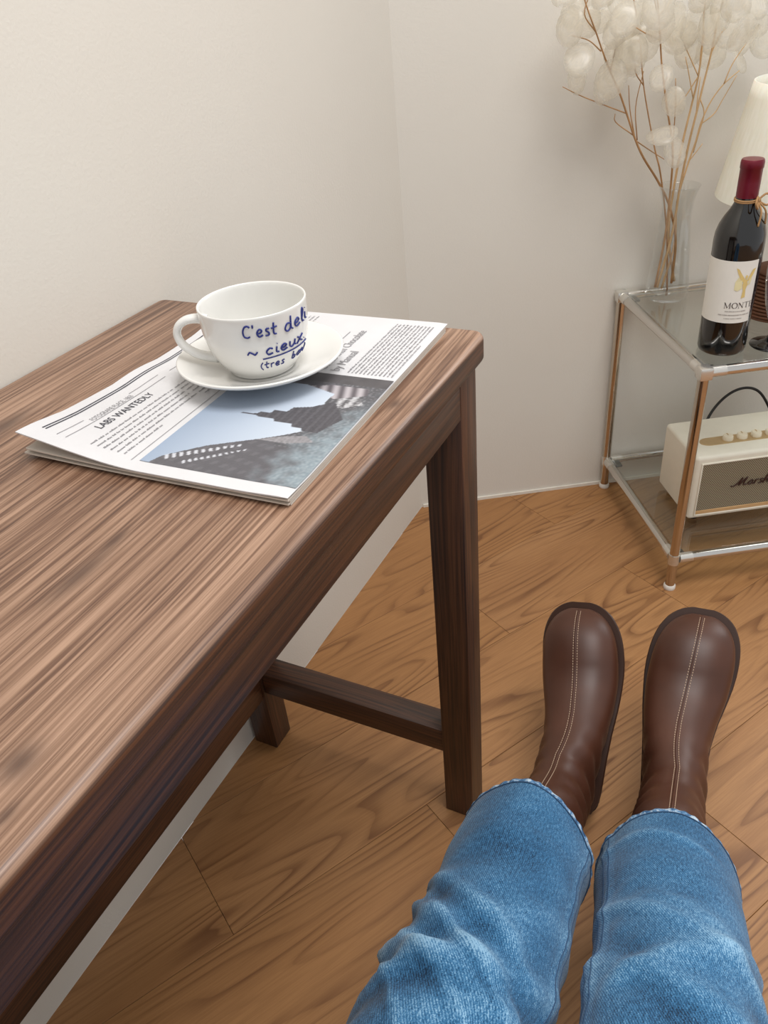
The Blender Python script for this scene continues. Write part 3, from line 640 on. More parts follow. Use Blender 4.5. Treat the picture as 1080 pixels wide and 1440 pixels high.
honesty(0.015, [(948, 395), (940, 330), (948, 262), (960, 200), (972, 150), (982, 107), (988, 60), (990, 20), (996, -30)],
        [[(982, 107), (962, 138), (948, 152)], [(982, 107), (970, 80), (962, 62)], [(984, 95), (986, 70), (991, 48)], [(975, 140), (968, 100), (964, 80)]],
        [(948, 145, .01, .9), (962, 50), (950, 35, 0, 1.15), (970, 70, .02, 1.05), (975, 35, 0, 1.1), (992, 30), (985, 0), (1000, 75, .02, 1.1), (998, 50)], M['pale_stem'])
honesty(-0.02, [(924, 404), (945, 330), (955, 270), (968, 205), (979, 160), (990, 115), (1000, 75), (1008, 35), (1016, 0), (1020, -35)],
        [[(985, 140), (990, 160), (982, 190), (975, 215)], [(1000, 75), (1012, 50), (1020, 40)], [(979, 160), (982, 130), (985, 108)]],
        [(1000, 40, 0, 1.15), (1015, 15), (1022, 45, 0, 1.0), (1035, 10), (1010, -15), (1040, 50), (990, -15)], M['pale_stem'])
honesty(0.005, [(930, 406), (948, 345), (952, 285), (966, 235), (978, 200), (986, 172), (1000, 142), (1018, 118), (1040, 99)],
        [[(986, 174), (1004, 160), (1015, 142), (1036, 106)], [(970, 225), (978, 215), (988, 202)], [(1018, 118), (1030, 90), (1050, 60)]],
        [(1052, 58, 0.02, .95), (1040, 88, .02, .8), (1065, 35, .02), (1075, 60, .03), (1060, 5)], M['pale_stem'], 0.002)
honesty(0.025, [(938, 408), (938, 340), (934, 285), (928, 240), (922, 215), (915, 180), (905, 120), (900, 60), (893, 10), (885, -30)],
        [[(905, 120), (895, 105), (893, 90)], [(900, 60), (880, 40), (865, 10)]], [(893, 84, 0.02, 1.1), (868, 100, .02, 1.0), (885, 30), (910, 30), (870, 5), (860, 70), (905, -10), (880, -25)], M['stem'], 0.0018)

# ------------------------------------------------------------------ table lamp
LX, LY = 0.213, 0.192
lamp = empty('table_lamp', S(LX, LY, GZ)); tag(lamp, 'table lamp with cream cone shade and dark ribbed base', 'lamp')
prof = [(0.0, 0.0), (0.052, 0.0), (0.054, 0.003)]
for k in range(13): z = 0.004 + k * 0.0060; r = 0.054 - 0.010 * (k / 13) ** 1.5; prof += [(r - 0.0042, z), (r - 0.0008, z + 0.0014), (r, z + 0.0030), (r - 0.0008, z + 0.0046), (r - 0.0042, z + 0.0058)]
prof += [(0.030, 0.084), (0.012, 0.090), (0.0, 0.090)]
v, f = lathe(prof, 48); mk('base', v, f, M['rattan'], lamp)
v, f = lathe([(0.0, 0.088), (0.008, 0.088), (0.008, 0.275), (0.012, 0.277), (0.012, 0.312), (0.0, 0.313)], 20); sharp(mk('neck', v, f, M['brass'], lamp))
SB, ST_ = 0.204, 0.374; RB, RT = 0.129, 0.096; n = 144; rings = []
for r_b, r_t, rev in ((RB, RT, 0), (RB - 0.0018, RT - 0.0018, 1)):
    rr = []
    for t in [i / 8 for i in range(9)]:
        r = r_b + (r_t - r_b) * t; rr.append([((r + (0.0006 if k % 2 else 0)) * math.cos(2 * PI * k / n), (r + (0.0006 if k % 2 else 0)) * math.sin(2 * PI * k / n), SB + (ST_ - SB) * t) for k in range(n)])
    rings += rr if not rev else rr[::-1]
rings.append(rings[0]); v, f = loft(rings, False, False); mk('lamp_shade', v, f, M['shade'], lamp)
bm = bmesh.new()
for k in range(3): a = 2 * PI * k / 3; tube(bm, [(0, 0, 0.308), ((RB + (RT - RB) * 0.67 - 0.002) * math.cos(a), (RB + (RT - RB) * 0.67 - 0.002) * math.sin(a), 0.308)], 0.0015, 6)
from_bm('shade_frame', bm, M['brass'], lamp)

# ------------------------------------------------------------------ wine bottle
BX, BY = 0.0595, 0.078
bottle = empty('wine_bottle', S(BX, BY, GZ)); tag(bottle, 'dark wine bottle with burgundy foil and white label', 'bottle')
BR = 0.0375
pb = [(0.0, 0.004), (0.026, 0.0), (0.033, 0.0), (0.0362, 0.0022), (BR, 0.007), (BR, 0.150), (BR, 0.178), (0.0365, 0.190), (0.0330, 0.202), (0.0270, 0.214), (0.0205, 0.224), (0.0165, 0.233), (0.0152, 0.243), (0.0148, 0.260), (0.0146, 0.292), (0.0, 0.292)]
v, f = lathe(pb, 64); o = mk('glass_body', v, f, M['bottle'], bottle)
v, f = lathe([(0.0149, 0.241), (0.0156, 0.2412), (0.0158, 0.262), (0.0157, 0.281), (0.0166, 0.2822), (0.0166, 0.2900), (0.0160, 0.2925), (0.0150, 0.2942), (0.0, 0.2945)], 48); sharp(mk('foil_cap', v, f, M['foil'], bottle), 50)
def bpt(ang, z, off=0.0): return Vector(((BR + off) * math.cos(ang), (BR + off) * math.sin(ang), z))
LA0, LA1 = math.radians(-168), math.radians(-28); LZ0, LZ1 = 0.058, 0.156
def patch(ang0, ang1, z0, z1, off, n=28):
    V, F = [], []
    for k in range(n + 1):
        a = ang0 + (ang1 - ang0) * k / n; V += [bpt(a, z0, off), bpt(a, z1, off)]
    for k in range(n): F.append((2 * k, 2 * k + 2, 2 * k + 3, 2 * k + 1))
    return V, F
V1, F1 = patch(LA0, LA1, LZ0, LZ1, 0.0004); lb = mk('label', V1, F1, M['label'], bottle)
lb['label'] = 'white paper label'
# lettering on the label: MONTES in roman capitals
SER = {'M': (1.15, [(0.12, 0, 0.12, 1, .06), (0.12, 1, 0.55, 0.05, .13), (0.55, 0.05, 0.98, 1, .06), (0.98, 0, 0.98, 1, .14), (0, 0, .25, 0, .05), (.82, 0, 1.12, 0, .05), (0, 1, .2, 1, .05), (.9, 1, 1.12, 1, .05)]),
       'N': (1.0, [(0.12, 0, 0.12, 1, .06), (0.12, 1, 0.82, 0.02, .14), (0.82, 0, 0.82, 1, .06), (0, 0, .25, 0, .05), (0, 1, .2, 1, .05), (.7, 1, .95, 1, .05)]),
       'T': (0.9, [(0.42, 0, 0.42, 1, .14), (0, 1, .85, 1, .06), (.27, 0, .57, 0, .05), (.02, .82, .02, 1, .05), (.83, .82, .83, 1, .05)]),
       'E': (0.8, [(0.17, 0, 0.17, 1, .14), (0, 0, .68, 0, .06), (0, 1, .65, 1, .06), (.17, .53, .52, .53, .05), (.66, 0, .68, .2, .05), (.64, .82, .64, 1, .05)])}
def arc(cx, cy, rx, ry, a0, a1, n=18): return [(cx + rx * math.cos(math.radians(a0 + (a1 - a0) * k / n)), cy + ry * math.sin(math.radians(a0 + (a1 - a0) * k / n))) for k in range(n + 1)]
def label_word(word, x0, z0, hgt, name, mat, gap=0.1):
    V, F = [], []; x = x0
    def seg(a, b, w_):
        a = Vector(a); b = Vector(b); d = (b - a); nrm = Vector((-d.y, d.x)).normalized() * w_ / 2 if d.length > 0 else Vector((0, 0)); i = len(V)
        for p in (a - nrm, b - nrm, b + nrm, a + nrm): V.append(bpt((x + p.x * hgt) / BR, z0 + p.y * hgt, 0.0008))
        F.append((i, i + 1, i + 2, i + 3))
    for ch in word:
        if ch == 'O':
            P = arc(.5, .5, .44, .5, 0, 360, 28)
            for k in range(28): seg(P[k], P[k + 1], 0.06 + 0.09 * abs(math.cos(math.radians(360 * k / 28))))
            adv = 1.0
        elif ch == 'S':
            P = arc(.33, .74, .25, .25, 40, 270, 14) + arc(.33, .25, .28, .25, 90, -150, 14)
            for k in range(len(P) - 1): seg(P[k], P[k + 1], 0.10)
            adv = .68
        else:
            adv, st = SER[ch]
            for s in st: seg(s[:2], s[2:4], s[4])
        x += (adv + gap) * hgt
    return mk(name, V, F, mat, lb, smooth=False)
ARC = lambda deg: math.radians(deg) * BR
label_word('MONTES', ARC(-96), 0.0825, 0.0088, 'lettering', M['label_ink'])
V, F = [], []; rl = random.Random(2)
for (a0, a1, z, hh) in ((-92, -46, 0.0765, 0.0016), (-106, -34, 0.0705, 0.0016), (-92, -52, 0.065, 0.0012)):
    a = a0
    while a < a1:
        w_ = rl.uniform(1.2, 2.4); i = len(V); V += [bpt(math.radians(a), z, .0008), bpt(math.radians(a + w_), z, .0008), bpt(math.radians(a + w_), z + hh, .0008), bpt(math.radians(a), z + hh, .0008)]; F.append((i, i + 1, i + 2, i + 3)); a += w_ + rl.choice((0.6, 0.6, 1.6))
mk('lettering', V, F, M['label_grey'], lb, smooth=False)
def emblem(polys, mat, name):
    V, F = [], []
    for P in polys:
        i = len(V); V += [bpt((ARC(-68) + x * 0.001) / BR, 0.098 + y * 0.001, 0.0009) for x, y in P]; F.append(tuple(range(i, i + len(P))))
    return mk(name, V, F, mat, lb, smooth=False)
emblem([[(4, 0), (10, 2), (9, 14), (11, 22), (9, 30), (5, 30), (3, 22), (5, 12)], [(5, 24), (-1, 30), (-6, 40), (-9, 48), (-5, 46), (0, 38), (6, 30)], [(9, 26), (15, 30), (19, 38), (22, 46), (16, 44), (11, 34)], [(6, 31), (9, 31), (9.5, 35), (7.5, 37), (5.5, 35)]], M['gold'], 'emblem')
emblem([[(-8, 14), (-3, 12), (3, 16), (2, 28), (-4, 34), (-8, 26)], [(11, 20), (15, 22), (17, 30), (13, 32)]], M['pale_gold'], 'emblem')
bm = bmesh.new()
for zz in (0.2365, 0.2388): tube(bm, [(0.0163 * math.cos(a), 0.0163 * math.sin(a), zz + 0.001 * math.sin(a)) for a in [2 * PI * k / 28 for k in range(29)]], 0.0013, 6)
ka = math.radians(-25); kd = Vector((math.cos(ka), math.sin(ka), 0)); ks = Vector((-kd.y, kd.x, 0)); kb = kd * 0.0175 + Vector((0, 0, 0.238))
for s in (-1, 1):
    lp = [kb, kb + ks * s * 0.012 + kd * 0.006 + Vector((0, 0, 0.008)), kb + ks * s * 0.022 + kd * 0.010 + Vector((0, 0, 0.001)), kb + ks * s * 0.013 + kd * 0.009 + Vector((0, 0, -0.008)), kb]
    tube(bm, spline(lp, 8), 0.0016, 6)
    tube(bm, spline([kb, kb + ks * s * 0.006 + kd * 0.012 + Vector((0, 0, -0.014)), kb + ks * s * 0.010 + kd * 0.013 + Vector((0, 0, -0.034))], 8), 0.0015, 6)
tube(bm, [kb - ks * 0.003 + kd * 0.001, kb + ks * 0.003 + kd * 0.001], 0.0032, 8)
from_bm('twine_bow', bm, M['twine'], bottle)

# ------------------------------------------------------------------ wine glass
WX, WY = 0.139, 0.066
wg = empty('wine_glass', S(WX, WY, GZ)); tag(wg, 'small faceted wine glass with black stem and foot', 'wine glass')
v, f = lathe([(0, 0), (0.032, 0), (0.0335, 0.0012), (0.0325, 0.0028), (0.020, 0.0055), (0.010, 0.010), (0.0065, 0.018), (0.0055, 0.030), (0.0070, 0.040), (0.0, 0.041)], 40); mk('stem', v, f, M['black_glass'], wg)
n = 14; prof = [(0.007, 0.0405), (0.013, 0.046), (0.018, 0.060), (0.0225, 0.080), (0.0262, 0.105), (0.0275, 0.125), (0.0272, 0.132), (0.0258, 0.132), (0.0258, 0.125), (0.0242, 0.105), (0.0205, 0.080), (0.0160, 0.060), (0.010, 0.050), (0.0, 0.048)]
v, f = lathe([(0.0, 0.0405)] + prof, n); mk('bowl', v, f, M['smoke'], wg, smooth=False)

# ------------------------------------------------------------------ loudspeaker on the lower pane
KX0, KY0, KW, KD, KH = 0.063, 0.098, 0.265, 0.142, 0.140
spk = empty('radio_speaker', S(KX0 + KW / 2, KY0 + KD / 2, GL), SR); tag(spk, 'cream retro loudspeaker with woven grille and brass knob panel', 'speaker')
FT = 0.010; hw, hd_ = KW / 2, KD / 2
bm = bmesh.new(); bx(bm, -hw, hw, -hd_, hd_, FT, FT + KH, 0.0075, 4)
body = sharp(from_bm('cabinet', bm, M['cream'], spk), 60)
for sx in (-1, 1):
    for sy in (-1, 1): v, f = lathe([(0, 0), (0.009, 0), (0.010, 0.002), (0.010, FT + 0.0005), (0, FT + 0.0005)], 16, (sx * (hw - 0.022), sy * (hd_ - 0.022))); sharp(mk('foot', v, f, M['rubber'], spk))
fx0, fx1, fz0, fz1 = -hw + 0.0135, hw - 0.0135, FT + 0.0115, FT + KH - 0.0160
box('grille', fx0, fx1, -hd_ - 0.0016, -hd_ + 0.004, fz0 + 0.0085, fz1, M['grille'], spk, 0.001, 1)
box('trim_strip', fx0, fx1, -hd_ - 0.0018, -hd_ + 0.004, fz0, fz0 + 0.0085, M['beige_trim'], spk, 0.001, 1)
bm = bmesh.new()
for (a, b_, c, d) in ((fx0 - 0.003, fx0, fz0 - 0.003, fz1 + 0.003), (fx1, fx1 + 0.003, fz0 - 0.003, fz1 + 0.003), (fx0, fx1, fz1, fz1 + 0.003), (fx0, fx1, fz0 - 0.003, fz0)): bx(bm, a, b_, -hd_ - 0.0028, -hd_ + 0.003, c, d, 0.0008, 1)
sharp(from_bm('front_piping', bm, M['cream'], spk))
pw, pd = hw - 0.028, 0.0135; P = []
for k in range(17): a = PI / 2 + PI * k / 16; P.append((-pw + 0.018 + 0.018 * math.cos(a), pd * math.sin(a)))
for k in range(17): a = -PI / 2 + PI * k / 16; P.append((pw - 0.018 + 0.018 * math.cos(a), pd * math.sin(a)))
bm = bmesh.new(); lo = [bm.verts.new((x, y - 0.020, FT + KH - 0.001)) for x, y in P]; hi = [bm.verts.new((x, y - 0.020, FT + KH + 0.0014)) for x, y in P]
bm.faces.new(lo); bm.faces.new(hi)
for i in range(len(P)): bm.faces.new((lo[i], lo[(i + 1) % len(P)], hi[(i + 1) % len(P)], hi[i]))
plate = from_bm('control_panel', bm, M['brass'], spk, smooth=False); plate['label'] = 'brass control panel with rounded ends'
for kx in (-0.050, -0.022, 0.006, 0.034, 0.062):
    v, f = lathe([(0, FT + KH + 0.001), (0.0098, FT + KH + 0.001), (0.0101, FT + KH + 0.003), (0.0093, FT + KH + 0.0085), (0.0082, FT + KH + 0.0098), (0, FT + KH + 0.0102)], 24, (kx, -0.020)); kn = sharp(mk('knob', v, f, M['knob'], plate))
    box('pointer', kx - 0.0008, kx + 0.0008, -0.020, -0.0135, FT + KH + 0.0098, FT + KH + 0.0108, M['brass'], kn)
bm = bmesh.new(); st, wd = strokes('Marshall', 0.0098, -0.02); LW = 0.092
for s in st:
    Q = spline([(x, y, 0) for x, y in s], 8)
    tube(bm, [(-0.050 + p.x / wd * LW + p.y * 0.25, -hd_ - 0.0028, FT + 0.068 + p.y) for p in Q], 0.00125, 6)
o = from_bm('script_logo', bm, M['logo'], spk); o['label'] = 'dark brown script lettering'

cord = tube_obj('power_cord', spline([S(0.150, 0.258, GL + 0.04), S(0.172, 0.285, GL + 0.11), S(0.212, 0.310, GL + 0.145), S(0.258, 0.322, GL + 0.160), S(0.300, 0.322, GL + 0.146), S(0.335, 0.312, GL + 0.09), S(0.365, 0.30, GL + 0.02), S(0.41, 0.28, GL + 0.003), S(0.46, 0.26, GL + 0.003)], 8), 0.0028, M['cord'])
tag(cord, 'black power cord arching up behind the cream speaker', 'cord')

# ------------------------------------------------------------------ the seated person's legs: jeans and boots
person = empty('person', (0.58, 0.45, 0.0)); tag(person, 'seated person in blue jeans and brown leather ankle boots', 'person')
PB = Vector((0.58, 0.45, 0.0))
#  foot stations: sole-side point, instep-side point, half width, skew of the toe
def toe_w(y, y0, y1, w): return w * max(0.0, 1 - ((y - y0) / (y1 - y0)) ** 2.7) ** (1 / 2.3)
STN = []
for k in range(9):
    t = k / 8; y = 0.185 + 0.0745 * math.cos(t * PI / 2); q_ = (y - 0.185) / 0.0745
    STN.append((y, 0.0112 + 0.006 * max(0, q_ - 0.9) * 10, y - 0.004 * (1 - q_), 0.0665 - 0.015 * q_ - 0.0265 * q_ ** 4, max(0.004, toe_w(y, 0.185, 0.2605, 0.0475))))
STN += [(.1650, .0130, .1620, .0735, .0466), (.1400, .0180, .1400, .0870, .0432), (.1150, .0260, .1220, .1010, .0395), (.0900, .0340, .1080, .1150, .0368), (.0600, .0400, .0980, .1290, .0352), (.0280, .0430, .0910, .1420, .0345),
       (.0080, .0480, .0870, .1540, .0345), (.0010, .0640, .0845, .1660, .0348), (.0000, .0880, .0840, .1800, .0352), (.0030, .1150, .0850, .1980, .0362), (.0040, .1500, .0850, .2200, .0375), (.0040, .1800, .0800, .2340, .0365)]
STN = [(by - 0.26 * max(0, bz - 0.06), bz, ty - 0.26 * max(0, tz - 0.12), tz, w_) for by, bz, ty, tz, w_ in STN]      # the shaft leans back from the ankle
def boot(heel, yaw, pitch, roll, mirror, label, size):
    bt = empty('boot'); bt.parent = person
    Rm = Matrix.Rotation(yaw, 3, 'Z') @ Matrix.Rotation(pitch, 3, 'X') @ Matrix.Rotation(roll, 3, 'Y')
    drop = min((Rm @ Vector((x, -0.0035, 0))).z for x in (-0.034, 0.034)) * size     # the heel edge touches the floor
    bt.matrix_local = Matrix.Translation(Vector(heel) - PB - Vector((0, 0, drop))) @ Rm.to_4x4() @ Matrix.Scale(size, 4); bt['label'] = label
    N = 40; rings = []; ridge = []
    # densify the stations
    dense = []
    for i in range(len(STN) - 1):
        for k in range(4):
            t = k / 4; a, b, c, d = STN[max(i - 1, 0)], STN[i], STN[i + 1], STN[min(i + 2, len(STN) - 1)]
            dense.append(tuple(0.5 * ((2 * b[j]) + (c[j] - a[j]) * t + (2 * a[j] - 5 * b[j] + 4 * c[j] - d[j]) * t * t + (3 * b[j] - a[j] - 3 * c[j] + d[j]) * t ** 3) for j in range(5)))
    dense.append(STN[-1])
    for (by, bz, ty, tz, w_) in dense:
        B = Vector((0, by, bz)); T = Vector((0, ty, tz)); ax = (T - B); hgt = ax.length; ax.normalize(); foot = min(1.0, max(0.0, (by - 0.03) / 0.10)); ring = []
        skew = mirror * 0.010 * foot * (1 - ((by - 0.03) / 0.23)) - mirror * 0.004 * max(0, (by - 0.1) / 0.15)
        for k in range(N):
            a = 2 * PI * k / N; s, c = math.sin(a), math.cos(a)             # a = 0 at the instep ridge
            e_ = 0.86 if c > 0 else (0.86 - 0.30 * foot)
            x = w_ * math.copysign(abs(s) ** e_, s); h_ = 0.5 + 0.5 * math.copysign(abs(c) ** (1.0 if c > 0 else 1.0 - 0.45 * foot), c)
            h2 = h_ ** (1 + 0.18 * foot)
            x *= 1.0 + 0.05 * foot * (1 - h_)
            p = B + ax * (hgt * h2) + Vector((x + skew, 0, 0))
            wr = by < 0.06 and bz > 0.05
            q = 0.0
            if ty < 0.125 and tz > 0.10: q = 0.0016 * math.sin((p.z - 0.55 * p.y) * 190 + 1.5 * s) * min(1, (tz - 0.10) / 0.03) * (0.35 + abs(s))
            p += Vector((math.copysign(1, s) * abs(s), 0.25 * c, 0)) * q
            ring.append(p)
        rings.append(ring); ridge.append(ring[0].copy())
    v, f = loft(rings); up = mk('upper', v, f, M['leather'], bt)
    # welt and sole
    sy = [0.19 + 0.0775 * math.cos(k / 14 * PI / 2) for k in range(14)] + [0.19, 0.175, 0.16, 0.145, 0.13, 0.115, 0.10, 0.07, 0.04, 0.015, 0.0, -0.004]
    sw = [max(0.006, toe_w(y, 0.19, 0.2685, 0.0540)) for y in sy[:14]] + [0.0540, 0.0530, 0.0508, 0.0482, 0.0452, 0.0425, 0.0400, 0.0375, 0.0365, 0.0335, 0.024, 0.012]
    def zc(y): return interp(y, [-0.01, 0.03, 0.06, 0.09, 0.12, 0.15, 0.18, 0.27], [0.038, 0.0365, 0.034, 0.028, 0.019, 0.0105, 0.0065, 0.0065])
    def sk(y):
        foot = min(1.0, max(0.0, (y - 0.03) / 0.10)); return mirror * 0.010 * foot * (1 - ((y - 0.03) / 0.23)) - mirror * 0.004 * max(0, (y - 0.1) / 0.15)
    def slab(z_lo, z_hi, grow, name, mat):
        rr = []
        for y, w_ in zip(sy, sw):
            z = zc(y); ww = w_ + grow; yy = y + (grow if y > 0.25 else (-grow if y < 0.01 else 0)); x = sk(y); bev = 0.0016
            rr.append([Vector((x - ww + bev, yy, z + z_lo)), Vector((x + ww - bev, yy, z + z_lo)), Vector((x + ww, yy, z + z_lo + bev)), Vector((x + ww, yy, z + z_hi - bev)), Vector((x + ww - bev, yy, z + z_hi)), Vector((x - ww + bev, yy, z + z_hi)), Vector((x - ww, yy, z + z_hi - bev)), Vector((x - ww, yy, z + z_lo + bev))])
        v, f = loft(rr); return sharp(mk(name, v, f, mat, bt), 35)
    slab(-0.0065, 0.0025, -0.0012, 'outsole', M['sole']); wl = slab(0.0022, 0.0058, 0.0006, 'welt', M['welt'])
    # block heel
    rr = []
    for z, g in ((0.0, -0.003), (0.004, -0.0028), (0.030, -0.001), (0.0365, 0.0)):
        ring = []
        for k in range(28):
            a = 2 * PI * k / 28; c, s = math.cos(a), math.sin(a)
            y = 0.030 + 0.0335 * math.copysign(abs(s) ** 0.6, s) - (0 if s < 0 else 0.006) + (g if s < 0 else 0) * -1; x = (0.034 + g) * math.copysign(abs(c) ** 0.62, c)
            ring.append(Vector((x, y, z)))
        rr.append(ring)
    v, f = loft(rr); sharp(mk('heel', v, f, M['sole'], bt), 40)
    # raised centre seam and two rows of stitches
    rd = [p for p in ridge if p.z > 0.028]; bm = bmesh.new(); bs = bmesh.new()
    cen = [sum((q for q in r_), Vector()) / N for r_ in rings]; nr = [(r_[0] - c_).normalized() for r_, c_ in zip(rings, cen) if r_[0].z > 0.028]
    P = spline(rd, 3)
    seg = [sum((q for q in r_), Vector()) for r_ in rings]
    tube(bm, [p + Vector((0, 0, -0.0004)) for p in P], 0.0011, 6); from_bm('centre_seam', bm, M['leather'], bt)
    L = 0.0; marks = []
    for i in range(1, len(P)):
        d = (P[i] - P[i - 1]); L += d.length
        while L > 0.0034: L -= 0.0034; marks.append((P[i] - d * (L / max(d.length, 1e-6)), d.normalized()))
    for p, d in marks:
        up_ = Vector((0, -d.z, d.y)); up_ = up_ if up_.z > 0 or up_.y > 0 else -up_
        for s in (-1, 1):
            q = p + Vector((s * 0.0026, 0, 0)) + up_ * 0.00015
            tube(bs, [q - d * 0.0011, q + d * 0.0011], 0.00042, 5)
    from_bm('stitching', bs, M['stitch'], bt)
    return bt
boot((0.637, 0.742, 0.0), math.radians(4), math.radians(48), math.radians(-2), -1, 'right brown leather boot, toe pointing up', 1.11)
boot((0.516, 0.711, 0.0), math.radians(14), math.radians(48), math.radians(-13), 1, 'left brown leather boot, heel edge showing', 1.08)

# jeans: each leg lofted from hem to hip
def jleg(spine, radii, side, phase, skew):
    """spine points hem->hip, radii (a across, b up-down); returns rings, and per-vertex (uv, fade)"""
    P = spline(spine, 14); m = len(P); ns = len(spine) - 1; N = 96; rings = []; uvs = []; fades = []; s_len = 0.0
    for i, p in enumerate(P):
        t = (P[min(i + 1, m - 1)] - P[max(i - 1, 0)]).normalized(); x = Vector((1, 0, 0)); x = (x - t * x.dot(t)).normalized(); up = x.cross(t); up = up if up.z > 0 else -up
        if i: s_len += (P[i] - P[i - 1]).length
        fi = i / (m - 1) * ns; k0 = min(int(fi), ns - 1); ft = fi - k0; ft = ft * ft * (3 - 2 * ft)
        a = radii[k0][0] * (1 - ft) + radii[k0 + 1][0] * ft; b = radii[k0][1] * (1 - ft) + radii[k0 + 1][1] * ft
        ring = []; ru = []; rf = []
        for k in range(N):
            th = -PI + 2 * PI * k / N; c, s = math.cos(th), math.sin(th)    # th = 0 on top, s>0 towards +x
            inner = s * side                                                # side = -1: inseam faces -x
            sq = 0.92 + 0.16 * max(0.0, 1 - s_len / 0.06)
            q = x * (a * math.copysign(abs(s) ** sq, s)) + up * (b * math.copysign(abs(c) ** sq, c))
            d, fd = fold(s_len, th, side, phase)
            nrm = (x * (s / a) + up * (c / b)).normalized()
            ring.append(p + q + nrm * d + t * (skew * s * max(0.0, 1 - s_len / 0.12))); ru.append((th * 0.085 + 5 * (side > 0), s_len)); rf.append(fd)
        rings.append(ring); uvs.append(ru); fades.append(rf)
    return rings, uvs, fades
SEAM = 1.18
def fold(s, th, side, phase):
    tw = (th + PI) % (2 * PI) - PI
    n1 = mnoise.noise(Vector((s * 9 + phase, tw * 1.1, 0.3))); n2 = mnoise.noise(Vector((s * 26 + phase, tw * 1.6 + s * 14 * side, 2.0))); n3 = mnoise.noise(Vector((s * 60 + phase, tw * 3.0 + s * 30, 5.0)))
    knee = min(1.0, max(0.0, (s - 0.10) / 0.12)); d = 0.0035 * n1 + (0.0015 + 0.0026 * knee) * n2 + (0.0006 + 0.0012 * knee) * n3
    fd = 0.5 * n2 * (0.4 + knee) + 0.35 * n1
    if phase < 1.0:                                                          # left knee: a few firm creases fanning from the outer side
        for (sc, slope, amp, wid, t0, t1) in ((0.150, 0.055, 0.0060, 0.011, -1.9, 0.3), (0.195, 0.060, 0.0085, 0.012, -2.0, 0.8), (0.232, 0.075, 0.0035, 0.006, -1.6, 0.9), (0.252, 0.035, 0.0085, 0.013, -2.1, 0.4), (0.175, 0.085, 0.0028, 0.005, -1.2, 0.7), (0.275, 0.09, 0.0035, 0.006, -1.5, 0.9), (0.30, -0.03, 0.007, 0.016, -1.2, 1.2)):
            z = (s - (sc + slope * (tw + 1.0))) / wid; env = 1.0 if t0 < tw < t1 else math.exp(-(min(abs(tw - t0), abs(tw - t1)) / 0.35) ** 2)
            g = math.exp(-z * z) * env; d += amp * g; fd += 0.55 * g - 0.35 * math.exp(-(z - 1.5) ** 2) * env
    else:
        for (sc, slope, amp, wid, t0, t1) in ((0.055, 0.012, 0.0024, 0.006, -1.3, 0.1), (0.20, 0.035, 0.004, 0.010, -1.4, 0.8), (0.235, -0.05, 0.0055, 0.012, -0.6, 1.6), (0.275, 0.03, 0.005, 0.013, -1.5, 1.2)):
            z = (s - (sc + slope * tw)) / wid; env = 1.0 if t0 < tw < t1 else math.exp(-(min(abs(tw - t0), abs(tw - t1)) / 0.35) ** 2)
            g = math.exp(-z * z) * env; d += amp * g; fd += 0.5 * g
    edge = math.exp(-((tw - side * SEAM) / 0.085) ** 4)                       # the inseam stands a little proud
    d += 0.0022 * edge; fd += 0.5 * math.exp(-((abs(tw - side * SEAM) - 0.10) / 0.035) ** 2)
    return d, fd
SP = {'R': [(0.648, 0.532, 0.170), (0.655, 0.465, 0.215), (0.663, 0.41, 0.252), (0.671, 0.325, 0.300), (0.677, 0.21, 0.345), (0.68, 0.05, 0.350), (0.68, -0.12, 0.345), (0.66, -0.26, 0.34)],
      'L': [(0.4975, 0.496, 0.194), (0.502, 0.43, 0.230), (0.507, 0.375, 0.258), (0.511, 0.27, 0.302), (0.513, 0.17, 0.340), (0.515, 0.04, 0.350), (0.52, -0.12, 0.345), (0.55, -0.26, 0.34)]}
RD = [(0.0740, 0.0860), (0.0705, 0.0770), (0.0695, 0.0690), (0.0705, 0.0720), (0.076, 0.077), (0.082, 0.080), (0.09, 0.085), (0.10, 0.09)]
allv, allf, alluv, allfd = [], [], [], []
LEG = {}
for key, side, ph, sk_ in (('R', -1, 3.7, 0.0), ('L', 1, 0.4, 0.014)):
    rings, uvs, fds = jleg([Vector(p) - PB for p in SP[key]], RD, side, ph, sk_); N = len(rings[0])
    # tuck the hem inside
    cen = sum(rings[0], Vector()) / N; t = (rings[1][0] - rings[0][0]).normalized()
    def inset(r_, k_): c_ = sum(r_, Vector()) / N; return [c_ + (p - c_) * k_ for p in r_]
    tucks = [inset(rings[6], 0.95), inset(rings[1], 0.955), inset(rings[0], 0.978)]
    rings = tucks + rings; uvs = [uvs[0]] * 3 + uvs; fds = [fds[0]] * 3 + fds; LEG[key] = (rings, side)
    v, f = loft(rings, False, True); b0 = len(allv); allv += v; allf += [tuple(b0 + i for i in q) for q in f]; alluv += [u for r in uvs for u in r]; allfd += [u for r in fds for u in r]
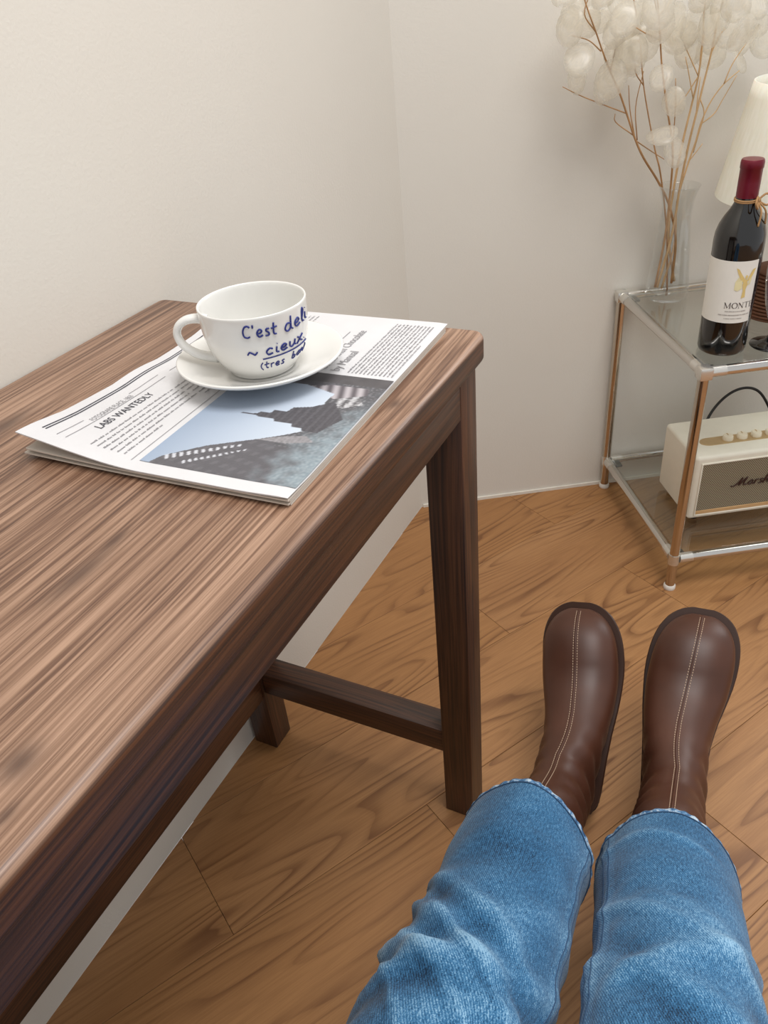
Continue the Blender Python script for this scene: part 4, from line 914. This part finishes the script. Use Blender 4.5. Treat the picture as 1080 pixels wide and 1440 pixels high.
# hips closing the two legs, out of the frame
rr = []
for y, a, b, z in ((-0.20, 0.10, 0.08, 0.33), (-0.22, 0.15, 0.10, 0.335), (-0.27, 0.175, 0.115, 0.345), (-0.33, 0.17, 0.12, 0.37), (-0.37, 0.13, 0.10, 0.40)):
    rr.append([Vector((0.60 + a * math.cos(2 * PI * k / 48), y, z + b * math.sin(2 * PI * k / 48))) - PB for k in range(48)])
v, f = loft(rr); b0 = len(allv); allv += v; allf += [tuple(b0 + i for i in q) for q in f]; alluv += [(p[0], p[2]) for p in v]; allfd += [0.0] * len(v)
jeans = mk('jeans', allv, allf, M['denim'], person)
uvl = jeans.data.uv_layers.new(name='UVMap')
for lp in jeans.data.loops: uvl.data[lp.index].uv = alluv[lp.vertex_index]
fa = jeans.data.attributes.new('fade', 'FLOAT', 'POINT')
for i, x in enumerate(allfd): fa.data[i].value = x
jeans['label'] = 'mid blue straight denim jeans'
for key in ('R', 'L'):
    rings, side = LEG[key]; N = len(rings[0]); cen = sum(rings[3], Vector()) / N
    # hem: a slightly puckered rolled band
    t = (rings[4][0] - rings[3][0]).normalized(); rr = []
    n2 = N * 3; 
    def ringpt(j, kk):
        a = kk / 3; k0 = int(a) % N; fr = a - int(a); return rings[j][k0].lerp(rings[j][(k0 + 1) % N], fr)
    prof = [(0.0062, 0.0002), (0.0058, 0.0010), (0.0040, 0.0013), (0.0014, 0.0015), (-0.0008, 0.0010), (-0.0014, -0.0006), (-0.0006, -0.0026), (0.006, -0.0034)]
    for (al, ou) in prof:
        ring = []
        for k in range(n2):
            p = ringpt(3, k); p9 = ringpt(4, k); dirv = (p9 - p).normalized(); out = (p - cen); out = (out - dirv * out.dot(dirv)).normalized()
            pk = 0.0006 * math.sin(k * 2 * PI / 9 + 0.9 * math.sin(k * 0.21)) if ou > 0.0009 else 0.0
            ring.append(p + dirv * al + out * (ou + pk))
        rr.append(ring)
    v, f = loft(rr, False, False); hm = mk('hem', v, f, M['hem'], jeans); hm['label'] = 'puckered pale jeans hem'
    bm = bmesh.new(); tube(bm, [ringpt(3, k).lerp(ringpt(4, k), 0) + (ringpt(4, k) - ringpt(3, k)).normalized() * 0.0070 + (ringpt(3, k) - cen).normalized() * 0.0006 for k in list(range(n2)) + [0]], 0.0007, 5, False)
    from_bm('hem_stitch', bm, M['denim_thread'], jeans)
    for off in (-0.065, 0.075):
        a = (side * (SEAM + off) + PI) % (2 * PI) / (2 * PI) * N; k0 = int(a) % N; fr = a - int(a)
        bm = bmesh.new(); tube(bm, [r[k0].lerp(r[(k0 + 1) % N], fr) for r in rings[4:75]], 0.0007, 5); from_bm('inseam_stitch', bm, M['denim_thread'], jeans)
